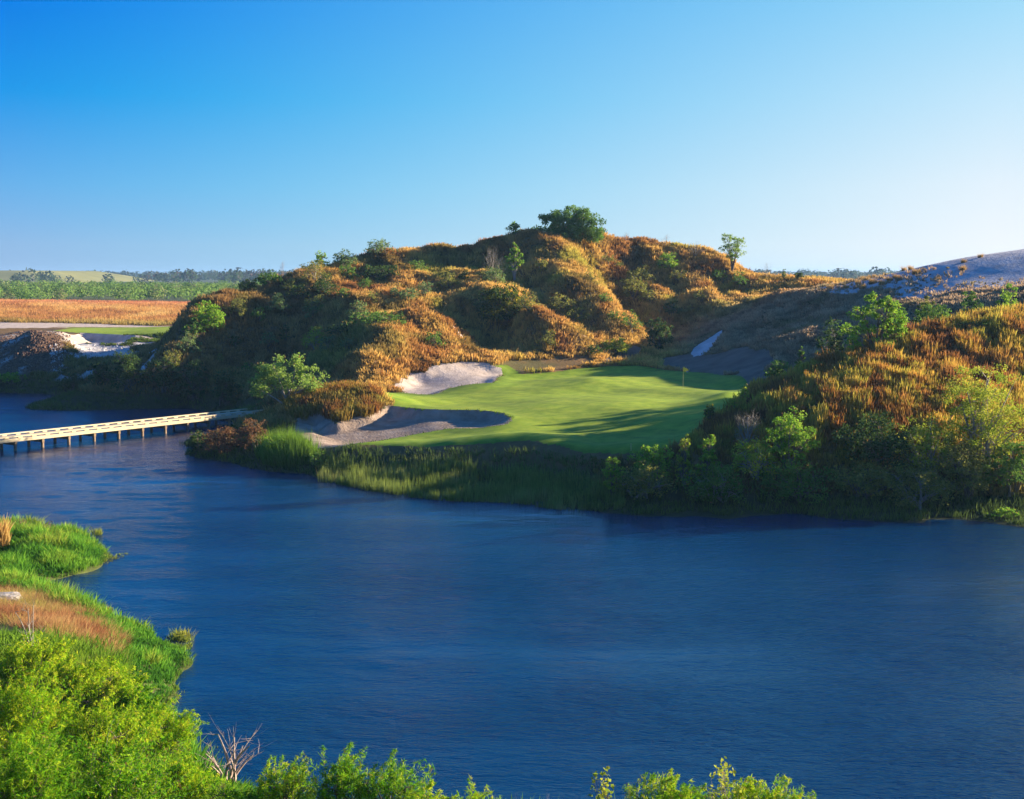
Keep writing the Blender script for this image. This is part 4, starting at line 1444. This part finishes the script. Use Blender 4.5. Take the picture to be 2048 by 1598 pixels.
plant(SH, 'small dark shrub on the shaded flank left of the twiggy shrub', 'shrub', 572, 650, 30, base=684, cols='dark', L=.26, cover=2.0, nl=4)
plant(SH, 'bluish green scrub patch in the shaded hollow of the hill', 'shrub', 760, 622, 130, base=652, cols='mid', L=.3, cover=1.6, nl=10)
plant(SH, 'low grey green scrub in the shade under the hollow', 'shrub', 690, 640, 90, base=672, cols='dark', L=.3, cover=1.6, nl=8)
plant(SH, 'small bright green bush on the golden hump of the hill', 'shrub', 850, 562, 44, base=598, cols='pale', L=.26, cover=.8, nl=5)
plant(SH, 'tiny dark bush on the saddle left of the leafless tree', 'shrub', 930, 540, 34, base=562, cols='dark', L=.28, cover=2.0, nl=4)
plant('shrub', 'large pale green shrub with white stems at the boardwalk landing', 'shrub', 574, 708, 156, base=812, cols='landing', L=.26, cover=2.2, stems=6, bark=M_PALEBARK, stemr=.05,
      lobes=[(-.35, .80, .38, .18), (.28, .86, .22, .12), (-.1, .58, .5, .2), (.55, .60, .38, .2), (-.62, .5, .34, .18), (.7, .42, .3, .16), (-.7, .28, .3, .14), (.1, .36, .55, .18), (-.45, .62, .4, .16)])
# --- right-hand ridge
plant('sapling', 'slim pale green tree standing alone on the right ridge', 'tree', 1464, 462, 62, base=548, cols='landing', L=.24, cover=.8, stems=1, parts=T, stemr=.05,
      lobes=[(-.3, .84, .5, .14), (.35, .74, .55, .14), (-.15, .6, .75, .14), (.3, .48, .6, .12), (.0, .40, .4, .08)])
plant(SH, 'bright shrub on the sunny slope left of the ridge tree', 'shrub', 1340, 500, 52, base=544, cols='bright', L=.28, cover=1.2, nl=6)
plant(SH, 'olive shrub in the gully right of the main spur', 'shrub', 1268, 534, 74, base=600, cols='olive', L=.28, cover=1.3, nl=8)
plant(SH, 'dark olive shrub on the side of the main spur', 'shrub', 1120, 586, 62, base=636, cols='olive', L=.28, cover=1.5, nl=7)
plant(SH, 'small grey green shrub high on the main spur', 'shrub', 1085, 518, 36, base=552, cols='olive', L=.26, cover=1.4, nl=5)
plant(SH, 'leafless arching shrub on the right ridge', 'bare shrub', 1392, 480, 62, base=516, cover=0, bare=True, nl=7, stems=4, stemr=.02, bark=M_PALEBARK)
plant(SH, 'leafless twiggy shrub right of the summit tree', 'bare shrub', 1252, 462, 34, base=486, cover=0, bare=True, nl=5, stems=3, stemr=.018, bark=M_DEAD)
plant(SH, 'leafless reddish shrub midway along the right ridge', 'bare shrub', 1333, 468, 34, base=496, cover=0, bare=True, nl=5, stems=3, stemr=.018, bark=M_DEAD)
plant(SH, 'leafless shrub at the low right end of the ridge', 'bare shrub', 1534, 522, 40, base=560, cover=0, bare=True, nl=6, stems=4, stemr=.018, bark=M_PALEBARK)
plant(SH, 'small dark round bush in the gap before the dune', 'shrub', 1600, 544, 28, base=562, cols='dark', L=.26, cover=3, nl=6, crown0=0)
plant(SH, 'thin pale sapling in the gap before the dune', 'sapling', 1568, 536, 16, base=560, cols='pale', L=.26, cover=.8, nl=4, stems=1)
plant(SH, 'low yellow green bushes beside the valley path', 'shrub', 1232, 674, 84, base=708, cols='yellow', L=.24, cover=1.8, nl=8)
plant(SH, 'dark low bush left of the valley path', 'shrub', 1188, 690, 46, base=712, cols='dark', L=.24, cover=1.8, nl=5)
plant(SH, 'dark shaded bush at the mouth of the valley', 'shrub', 1318, 634, 66, base=704, cols='dark', L=.26, cover=2.4, nl=7)
plant(SH, 'dark green bush at the foot of the sunny gully', 'shrub', 1345, 600, 44, base=634, cols='dark', L=.26, cover=1.8, nl=5)
plant(SH, 'dark leafy bush at the right edge of the putting green', 'shrub', 1562, 716, 66, Y=119, cols='mid', L=.26, cover=1.8, nl=7)
plant(SH, 'small leafy bush above the bush at the green edge', 'shrub', 1606, 692, 34, Y=122, cols='mid', L=.24, cover=1.4, nl=4)
plant(SH, 'straggly pale bush left of the bright mound bush', 'shrub', 1672, 630, 80, Y=120, cols='dark', L=.24, cover=1.1, nl=7, bark=M_PALEBARK)
plant('shrub', 'large bright yellow green bush on the crest of the near mound', 'shrub', 1756, 584, 138, Y=114, cols='bright', L=.22, cover=1.9, stems=6, clump=.22,
      lobes=[(-.05, .88, .32, .12), (.25, .80, .30, .12), (.1, .62, .45, .16), (.55, .60, .30, .13), (-.5, .66, .34, .13), (.2, .38, .42, .16), (-.35, .42, .34, .13), (.55, .30, .34, .12), (.15, .16, .40, .12), (-.8, .34, .26, .10), (-.72, .14, .26, .10), (.8, .48, .2, .08)])
plant(SH, 'dull green bush right behind the bright mound bush', 'shrub', 1806, 612, 50, Y=121, cols='mid', L=.22, cover=1.8, nl=6)
plant(SH, 'grey olive bush on the back slope behind the near mound', 'shrub', 1858, 578, 62, Y=131, cols='olive', L=.22, cover=2.0, nl=7, bark=M_PALEBARK)
plant(SH, 'low spreading green bush along the mound crest', 'shrub', 1880, 604, 110, Y=128, cols='mid', L=.22, cover=2.2, nl=10)
plant(SH, 'tall dull bush with dark stems behind the mound crest', 'shrub', 1948, 572, 76, Y=134, cols='mid', L=.22, cover=2.0, nl=8)
plant(SH, 'bright leafy bush at the right edge behind the mound', 'shrub', 2020, 566, 92, Y=136, cols='bright', L=.24, cover=1.9, nl=9)
plant(SH, 'dark flat juniper casting shade on the near mound', 'juniper', 1950, 642, 60, Y=117, cols='dark', L=.24, cover=3.0, nl=7, crown0=0)
plant('sapling', 'thin leafy sapling at the corner of the putting green', 'sapling', 1492, 770, 34, Y=109, cols='yellow', L=.20, cover=.6, nl=5, stems=2, stemr=.02)
plant('sapling', 'sparse leafy sapling left of the corner sapling', 'sapling', 1472, 782, 26, Y=108, cols='yellow', L=.18, cover=.5, nl=4, stems=2, stemr=.02)
plant(SH, 'small golden shrub on the mound edge beside the green', 'shrub', 1425, 806, 42, Y=106, cols='gold', L=.18, cover=1.3, nl=6)
# --- right bank row
RB = 'bushes along the right shore'
plant(SH, 'bright pointed bush at the left end of the right shore row', 'shrub', 1228, 912, 52, base=992, cols='bright', L=.2, cover=2.0, nl=7, group=RB)
plant(SH, 'bright windblown bush right of the marker stake', 'shrub', 1312, 878, 98, Y=98.2, cols='bright', L=.2, cover=1.6, nl=9, hang=-.3, group=RB)
plant(SH, 'dark tangled bush below the windblown bush', 'shrub', 1290, 922, 138, Y=96.2, cols='olive', L=.2, cover=1.7, nl=10, group=RB, bark=M_PALEBARK)
plant(SH, 'thin upright leafy shoots left of the yellow bank bush', 'shrub', 1376, 864, 50, Y=97.7, cols='yellow', L=.18, cover=.8, nl=6, group=RB)
plant(SH, 'bright small bush with a pointed top on the right bank', 'shrub', 1422, 860, 62, Y=97.2, cols='bright', L=.2, cover=1.8, nl=6, group=RB)
plant(SH, 'leafless grey bush in the rust grass above the bank', 'bare shrub', 1500, 810, 87, Y=99.7, cols='olive', cover=0, bare=True, nl=9, stems=5, stemr=.03, bark=M_PALEBARK, group=RB)
plant(SH, 'sparse yellow leaved bush with pale stems on the bank', 'shrub', 1514, 870, 119, Y=96.7, cols='yellow', L=.18, cover=1.2, nl=10, group=RB, bark=M_PALEBARK)
plant(SH, 'tall bright green bush in the middle of the right bank', 'shrub', 1592, 818, 114, Y=97.2, cols='bright', L=.2, cover=2.0, nl=9, stems=5, group=RB)
plant(SH, 'dark shaded bush under the tall bright bank bush', 'shrub', 1440, 926, 149, Y=95.5, cols='mid', L=.2, cover=1.6, nl=10, group=RB, bark=M_PALEBARK)
plant(SH, 'dark wide bush above the waterline under the rust slope', 'shrub', 1600, 918, 172, Y=95.0, cols='mid', L=.2, cover=1.6, nl=11, group=RB)
plant(SH, 'large dark olive bush in deep shade on the bank', 'shrub', 1764, 818, 172, Y=96.7, cols='dark', L=.2, cover=2.0, nl=11, group=RB)
plant(SH, 'dark bush at the waterline below the large olive bush', 'shrub', 1740, 922, 161, Y=94.2, cols='olive', L=.2, cover=1.6, nl=10, group=RB)
plant(SH, 'yellow leaved bush with slanting pale trunks on the bank', 'shrub', 1868, 828, 149, Y=96.2, cols='yellow', L=.17, cover=1.0, nl=10, stems=5, group=RB, bark=M_PALEBARK)
plant(SH, 'olive waterside bush under the slanting pale trunks', 'shrub', 1850, 920, 172, Y=93.7, cols='olive', L=.18, cover=1.6, nl=11, group=RB, bark=M_PALEBARK)
plant('tree', 'tall airy yellow green tree with pale stems at the right edge', 'tree', 1982, 698, 195, Y=96.2, cols='yellow', L=.17, cover=1.25, stems=6, nl=14, parts=T, bark=M_PALEBARK, stemr=.05, group=RB)
plant(SH, 'yellow green bush under the tall airy edge tree', 'shrub', 1950, 872, 149, Y=94.2, cols='olive', L=.18, cover=1.7, nl=10, group=RB)
plant(SH, 'green leafy bush at the right edge above the water', 'shrub', 2036, 872, 138, Y=94.2, cols='mid', L=.2, cover=2.0, nl=9, group=RB)
plant(SH, 'bright low bush at the right edge of the waterline', 'shrub', 2032, 1014, 80, Y=90.6, cols='bright', L=.2, cover=2.0, nl=6, group=RB)
# --- peninsula tip
plant(SH, 'dark reddish scrub on the tip of the peninsula', 'shrub', 448, 852, 100, base=908, cols='rusty', L=.2, cover=2.0, nl=9)
plant(SH, 'dark green scrub at the water edge of the peninsula tip', 'shrub', 398, 862, 60, base=908, cols='dark', L=.2, cover=2.2, nl=7)
plant(SH, 'brown green bush between the tip scrub and the knoll', 'shrub', 510, 836, 84, base=900, cols='rusty', L=.2, cover=1.8, nl=8)
plant(SH, 'small bush hiding the end of the boardwalk', 'shrub', 500, 826, 36, base=852, cols='olive', L=.2, cover=1.4, nl=6)
plant(SH, 'fresh green bush beside the reed clump on the peninsula', 'shrub', 560, 868, 70, base=916, cols='bright', L=.2, cover=1.8, nl=7)
plant(SH, 'low green bush below the front bunker corner', 'shrub', 640, 902, 60, base=934, cols='mid', L=.2, cover=2.0, nl=6)
# --- dark shrubs on the left far shore
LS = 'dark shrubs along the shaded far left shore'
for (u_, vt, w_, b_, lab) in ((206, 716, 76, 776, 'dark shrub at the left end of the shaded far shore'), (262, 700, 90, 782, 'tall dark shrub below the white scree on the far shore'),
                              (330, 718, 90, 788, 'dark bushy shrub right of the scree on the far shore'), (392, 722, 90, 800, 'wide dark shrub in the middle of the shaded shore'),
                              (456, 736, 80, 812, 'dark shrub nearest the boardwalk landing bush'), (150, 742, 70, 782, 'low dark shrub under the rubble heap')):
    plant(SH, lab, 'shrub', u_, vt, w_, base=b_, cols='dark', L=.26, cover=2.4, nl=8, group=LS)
plant(SH, 'small lit green bush at the far left waterline', 'shrub', 24, 742, 70, base=768, cols='bright', L=.26, cover=2.0, nl=6)

# --- low scrub dotted through the dry grass
SC = 'low green scrub in the dry grass of the big hill'
rs = np.random.default_rng(321)
for (u_, v_) in ((600, 600), (640, 620), (560, 620), (520, 640), (480, 630), (540, 690), (600, 730), (660, 700), (700, 690), (720, 640), (745, 600), (800, 640), (820, 600), (690, 590), (650, 585), (730, 575), (790, 590),
                 (470, 690), (440, 720), (500, 740), (380, 700), (350, 735), (900, 575), (960, 620), (870, 690), (1150, 640), (1210, 600), (1230, 640), (1300, 600), (1290, 560), (1220, 530), (1360, 560), (1400, 600), (1440, 560), (1320, 530),
                 (1480, 570), (1180, 560), (1060, 620), (980, 560), (840, 540), (700, 555), (580, 580), (1260, 660), (1100, 690)):
    w_ = int(rs.uniform(32, 76))
    lf = u_ < 830
    plant(SH, 'low dull green scrub bush among the dry grass on the big hill', 'shrub', u_, v_ - int(w_ * rs.uniform(.35, .6)), w_, base=v_ + 6, cols=['mid', 'olive', 'dark', 'pale'][int(rs.integers(0, 4))] if lf else ['olive', 'olive', 'mid'][int(rs.integers(0, 3))],
          L=.24, cover=1.3 if lf else .9, nl=6, group=SC)

# --- foreground willows
FW = 'willow bushes on the near bank'
WL = dict(cols='willow', L=.16, Wd=.023, hang=.35, shoots=150, flat=1.0, bark=M_BARK, group=FW, twigs=110, clump=.27)
willow('yellow green willow bush at the left edge below the orange grass', 50, 1292, 210, 47, 2.0, 10, sp=1)
willow('willow bush right of the edge bush under the orange grass', 170, 1338, 190, 46.5, 2.0, 10, sp=1)
willow('willow bush with reddish twigs near the marsh grass', 255, 1388, 150, 46, 1.6, 9, sp=3)
willow('deep green willow bush at the left edge in the middle of the clump', 20, 1372, 240, 39.5, 2.0, 11, sp=0)
willow('willow bush with visible pale stems in the clump centre', 178, 1412, 200, 40.5, 1.5, 11, sp=1)
willow('tall willow bush at the water end of the clump', 300, 1424, 165, 42, 1.8, 11, sp=0)
willow('lowest windswept willow bush in the bottom left corner', 40, 1468, 280, 33.5, 2.2, 12, sp=2)
willow('willow bush with forked grey trunk at the bottom edge', 216, 1482, 220, 35, 1.5, 11, sp=3, stemr=.035)
willow('willow bush just left of the dead branches', 340, 1530, 120, 37.5, 1.8, 9, sp=0)
for (u_, vt, w_, Y_, cv, lab) in ((462, 1552, 130, 36.5, 1.8, 'low willow right below the dead branches'), (560, 1516, 120, 37, 1.5, 'leafy willow top right of the dead branches'),
                                  (672, 1500, 110, 37, 1.5, 'tallest willow top along the bottom edge'), (772, 1520, 130, 37, 1.5, 'broad willow top on the bottom edge'),
                                  (846, 1566, 90, 36.5, 1.2, 'thin willow tip at the right end of the broad top'), (945, 1566, 90, 36, .9, 'small yellow green willow sprout left of centre'),
                                  (1330, 1545, 150, 36, 1.5, 'rounded willow top with red twigs right of centre'), (1392, 1560, 90, 36.5, 1.3, 'willow top merging with the red twigs'),
                                  (1496, 1556, 120, 36, 1.2, 'yellow willow top beside the tall sprig'), (1578, 1556, 100, 36, 1.2, 'rightmost willow top along the bottom edge')):
    willow(lab, u_, vt + 16, int(w_ * 1.3), Y_, cv, 9, sp=[0, 1, 2, 0, 1][u_ % 5], shoots=45)
plant('sapling', 'upright broad leaved sprig at the bottom centre', 'sapling', 1214, 1530, 72, Y=35.5, cols='yellow', L=.12, Wd=.085, cover=.26, nl=7, stems=1, stemr=.016, lobe_r=.4)
plant('sapling', 'tall thin sprig with yellow leaves at the bottom right', 'sapling', 1462, 1504, 110, Y=35.5, cols='yellow', L=.11, Wd=.08, cover=.14, nl=8, stems=2, stemr=.018, bark=M_PALEBARK)
for (u_, vt, w_, lab) in ((1100, 1556, 46, 'bare dark weed stalks left of the centre sprig'), (1265, 1550, 30, 'bare weed stalk right of the centre sprig'), (1530, 1528, 40, 'bare thin stalk behind the tall sprig'), (1040, 1572, 50, 'low bare weed stalks near the bottom centre')):
    plant('weed_stalk', lab, 'weed', u_, vt, w_, Y=36, cover=0, bare=True, nl=4, stems=4, stemr=.008, bark=M_DEAD, twigs=8, parts=('stem', 'foliage'))
db = plant('dead_bush', 'leafless dead bush with bleached forking branches over the water', 'dead bush', 452, 1440, 180, Y=42.3, cover=0, bare=True, nl=11, stems=4, stemr=.045, bark=M_DEAD, twigs=26, crown0=.3)
plant('bare_sapling', 'bare pale sapling on the orange bank at the left edge', 'bare sapling', 36, 1182, 110, Y=50, cover=0, bare=True, nl=8, stems=4, stemr=.02, bark=M_PALEBARK, twigs=22)
plant(SH, 'dry twiggy weeds on the point of the near marsh', 'weeds', 46, 1036, 46, base=1062, cols='rusty', L=.1, cover=.4, nl=6, bare=True, stemr=.012, bark=M_DEAD)
plant(SH, 'dry twiggy weeds right of the first weeds on the marsh point', 'weeds', 100, 1042, 46, base=1068, cols='rusty', L=.1, cover=.4, nl=6, bare=True, stemr=.012, bark=M_DEAD)
# straw tuft on the left edge
r = np.random.default_rng(77)
tp = hit(-4, 1098)
n_ = 60
Xc, Yc = tp[0] + r.normal(0, .22, n_), tp[1] + r.normal(0, .22, n_)
o = blades('straw_tuft', Xc - tp[0], Yc - tp[1], np.zeros(n_), r.uniform(1.0, 2.0, n_), pal(r.uniform(0, 1, n_), (.45, .26, .08), (.62, .44, .16)), 10, .05, .28, M_GRASS, seed=78, mid=True, spread=.1)
o.location = tp
tag(o, 'tall straw coloured grass tuft at the left edge beside the marsh', 'grass tuft')

# individual tufts on the dune crest
src = None
for i, (u_, v_) in enumerate(((1809, 540), (1822, 538), (1927, 524), (1960, 514), (1925, 540), (1764, 555), (1750, 554), (1739, 556), (1721, 559), (1730, 560), (1797, 558), (1832, 547), (1838, 546), (1877, 560),
                              (1726, 577), (1717, 568), (1693, 576), (1685, 565), (1700, 563), (1642, 584), (1747, 566), (1765, 569), (1672, 570), (1660, 578), (1780, 562))):
    q = hit(u_, v_ + 1)
    if src is None:
        r = np.random.default_rng(55)
        n_ = 26
        src = blades('grass_tuft', r.normal(0, .13, n_), r.normal(0, .13, n_), np.zeros(n_), r.uniform(.45, .85, n_), pal(r.uniform(0, 1, n_), (.36, .22, .07), (.55, .36, .13)), 8, .05, .42, M_GRASS, seed=56, spread=.1)
        o = src
    else:
        o = src.copy()
        COL.objects.link(o)
    o.location = q
    o.rotation_euler = (0, 0, i * 1.3)
    sc_ = .75 + .6 * hash2(np.array([i]), np.array([3]), 9)[0]
    o.scale = (sc_, sc_, sc_)
    tag(o, 'small straw coloured grass tuft on the sandy dune crest', 'grass tuft', 'grass tufts dotted over the dune crest')

# ------------------------------------------------------------------ far country
def far_wood(name, lab, n, y0, y1, xf0, xf1, h0, h1, per, cols, seed, zoff=0.0, avoid=None, lsz=.04):
    r = np.random.default_rng(seed)
    Y = y0 + (y1 - y0) * r.uniform(0, 1, n) ** .8
    X = Y * r.uniform(xf0, xf1, n)
    if avoid is not None:
        k = ~avoid(X, Y)
        X, Y = X[k], Y[k]
    n = len(X)
    Z = grid_lookup(X, Y)
    H = r.uniform(h0, h1, n) * (.75 + .5 * vnoise(X / 60, Y / 60, seed))
    k = n * per
    rep = lambda a: np.repeat(a, per, 0)
    off = r.normal(0, 1, (k, 3))
    off /= np.linalg.norm(off, axis=1, keepdims=True)
    off *= r.uniform(.2, 1, (k, 1)) ** .4
    p = np.stack([rep(X), rep(Y), rep(Z)], 1) + off * np.stack([rep(H) * .55, rep(H) * .55, rep(H) * .46], 1)
    p[:, 2] += rep(H) * .52
    nn = off + r.normal(0, .5, (k, 3))
    nn[:, 2] += .3
    nn /= np.linalg.norm(nn, axis=1, keepdims=True)
    d = np.cross(nn, r.normal(0, 1, (k, 3)))
    d /= np.maximum(np.linalg.norm(d, axis=1, keepdims=True), 1e-6)
    s = np.cross(nn, d)
    q = (rep(H) * r.uniform(lsz, lsz * 2.4, k))[:, None]
    V = np.stack([p - d * q, p + s * q * .7, p + d * q, p - s * q * .7], 1).reshape(-1, 3)
    tint = np.clip(r.normal(.5, .28, n), 0, 1)
    C = np.repeat(pal(np.clip(rep(tint) + r.normal(0, .1, k), 0, 1), *cols), 4, 0)
    tag(link_mesh(name, V, np.arange(k * 4), np.full(k, 4), M_LEAF, colors=C), lab, 'woodland', kind='stuff')


far_wood('scrub_woodland', 'light green scrub woodland beyond the orange field', 2600, 425, 760, -.52, .52, 3.6, 5.6, 130, [(.06, .11, .03), (.15, .27, .06), (.23, .36, .08), (.26, .27, .12)], 201)
far_wood('distant_forest', 'hazy blue forest along the far horizon', 3200, 1150, 2700, -.6, .6, 8, 14, 70, [(.05, .05, .05), (.06, .08, .06), (.07, .12, .05), (.13, .10, .09)], 202, lsz=.06,
         avoid=lambda X, Y: (X < -.28 * 1500 + 40) & (Y > 1240) & (Y < 1800) & (X > -900))
# grassed landfill mound
gx = np.linspace(-950, -400, 60)
gy = np.linspace(1380, 1800, 40)
GX_, GY_ = np.meshgrid(gx, gy)
ee = np.minimum(np.minimum((GX_ + 950) / 90, (-442 - GX_) / 62), np.minimum((GY_ - 1400) / 60, (1780 - GY_) / 60))
GZ_ = 7 + 12.5 * np.clip(ee, 0, 1) + .4 * fbm(GX_ / 60, GY_ / 60, 7, 2) - 1.5 * (ee < 0)
vi = np.arange(GX_.size).reshape(GX_.shape)
qq = np.stack([vi[:-1, :-1], vi[:-1, 1:], vi[1:, 1:], vi[1:, :-1]], -1).reshape(-1)
M_MOUND = surf_mat('mound_grass', [(0.3, (.20, .20, .055)), (0.7, (.30, .28, .08))], .03, bump=.0)
tag(link_mesh('hill', np.stack([GX_, GY_, GZ_], -1).reshape(-1, 3), qq, np.full(len(qq) // 4, 4), M_MOUND, smooth=True), 'flat-topped yellow green mound far away at the left', 'mound', kind='structure')

# ------------------------------------------------------------------ air
HAZE = 0.00013
if HAZE > 0:
    m, nt, out = new_mat('haze_air')
    v_ = N(nt, 'ShaderNodeVolumePrincipled')
    v_.inputs['Color'].default_value = (.34, .60, 1.0, 1)
    v_.inputs['Density'].default_value = HAZE
    v_.inputs['Anisotropy'].default_value = 0.2
    nt.links.new(v_.outputs[0], out.inputs['Volume'])
    hb = MB().box((0, 3000, 14), (12000, 7000, 36)).build('haze', m)
    tag(hb, 'thin bluish haze over the whole landscape', 'haze', kind='stuff')
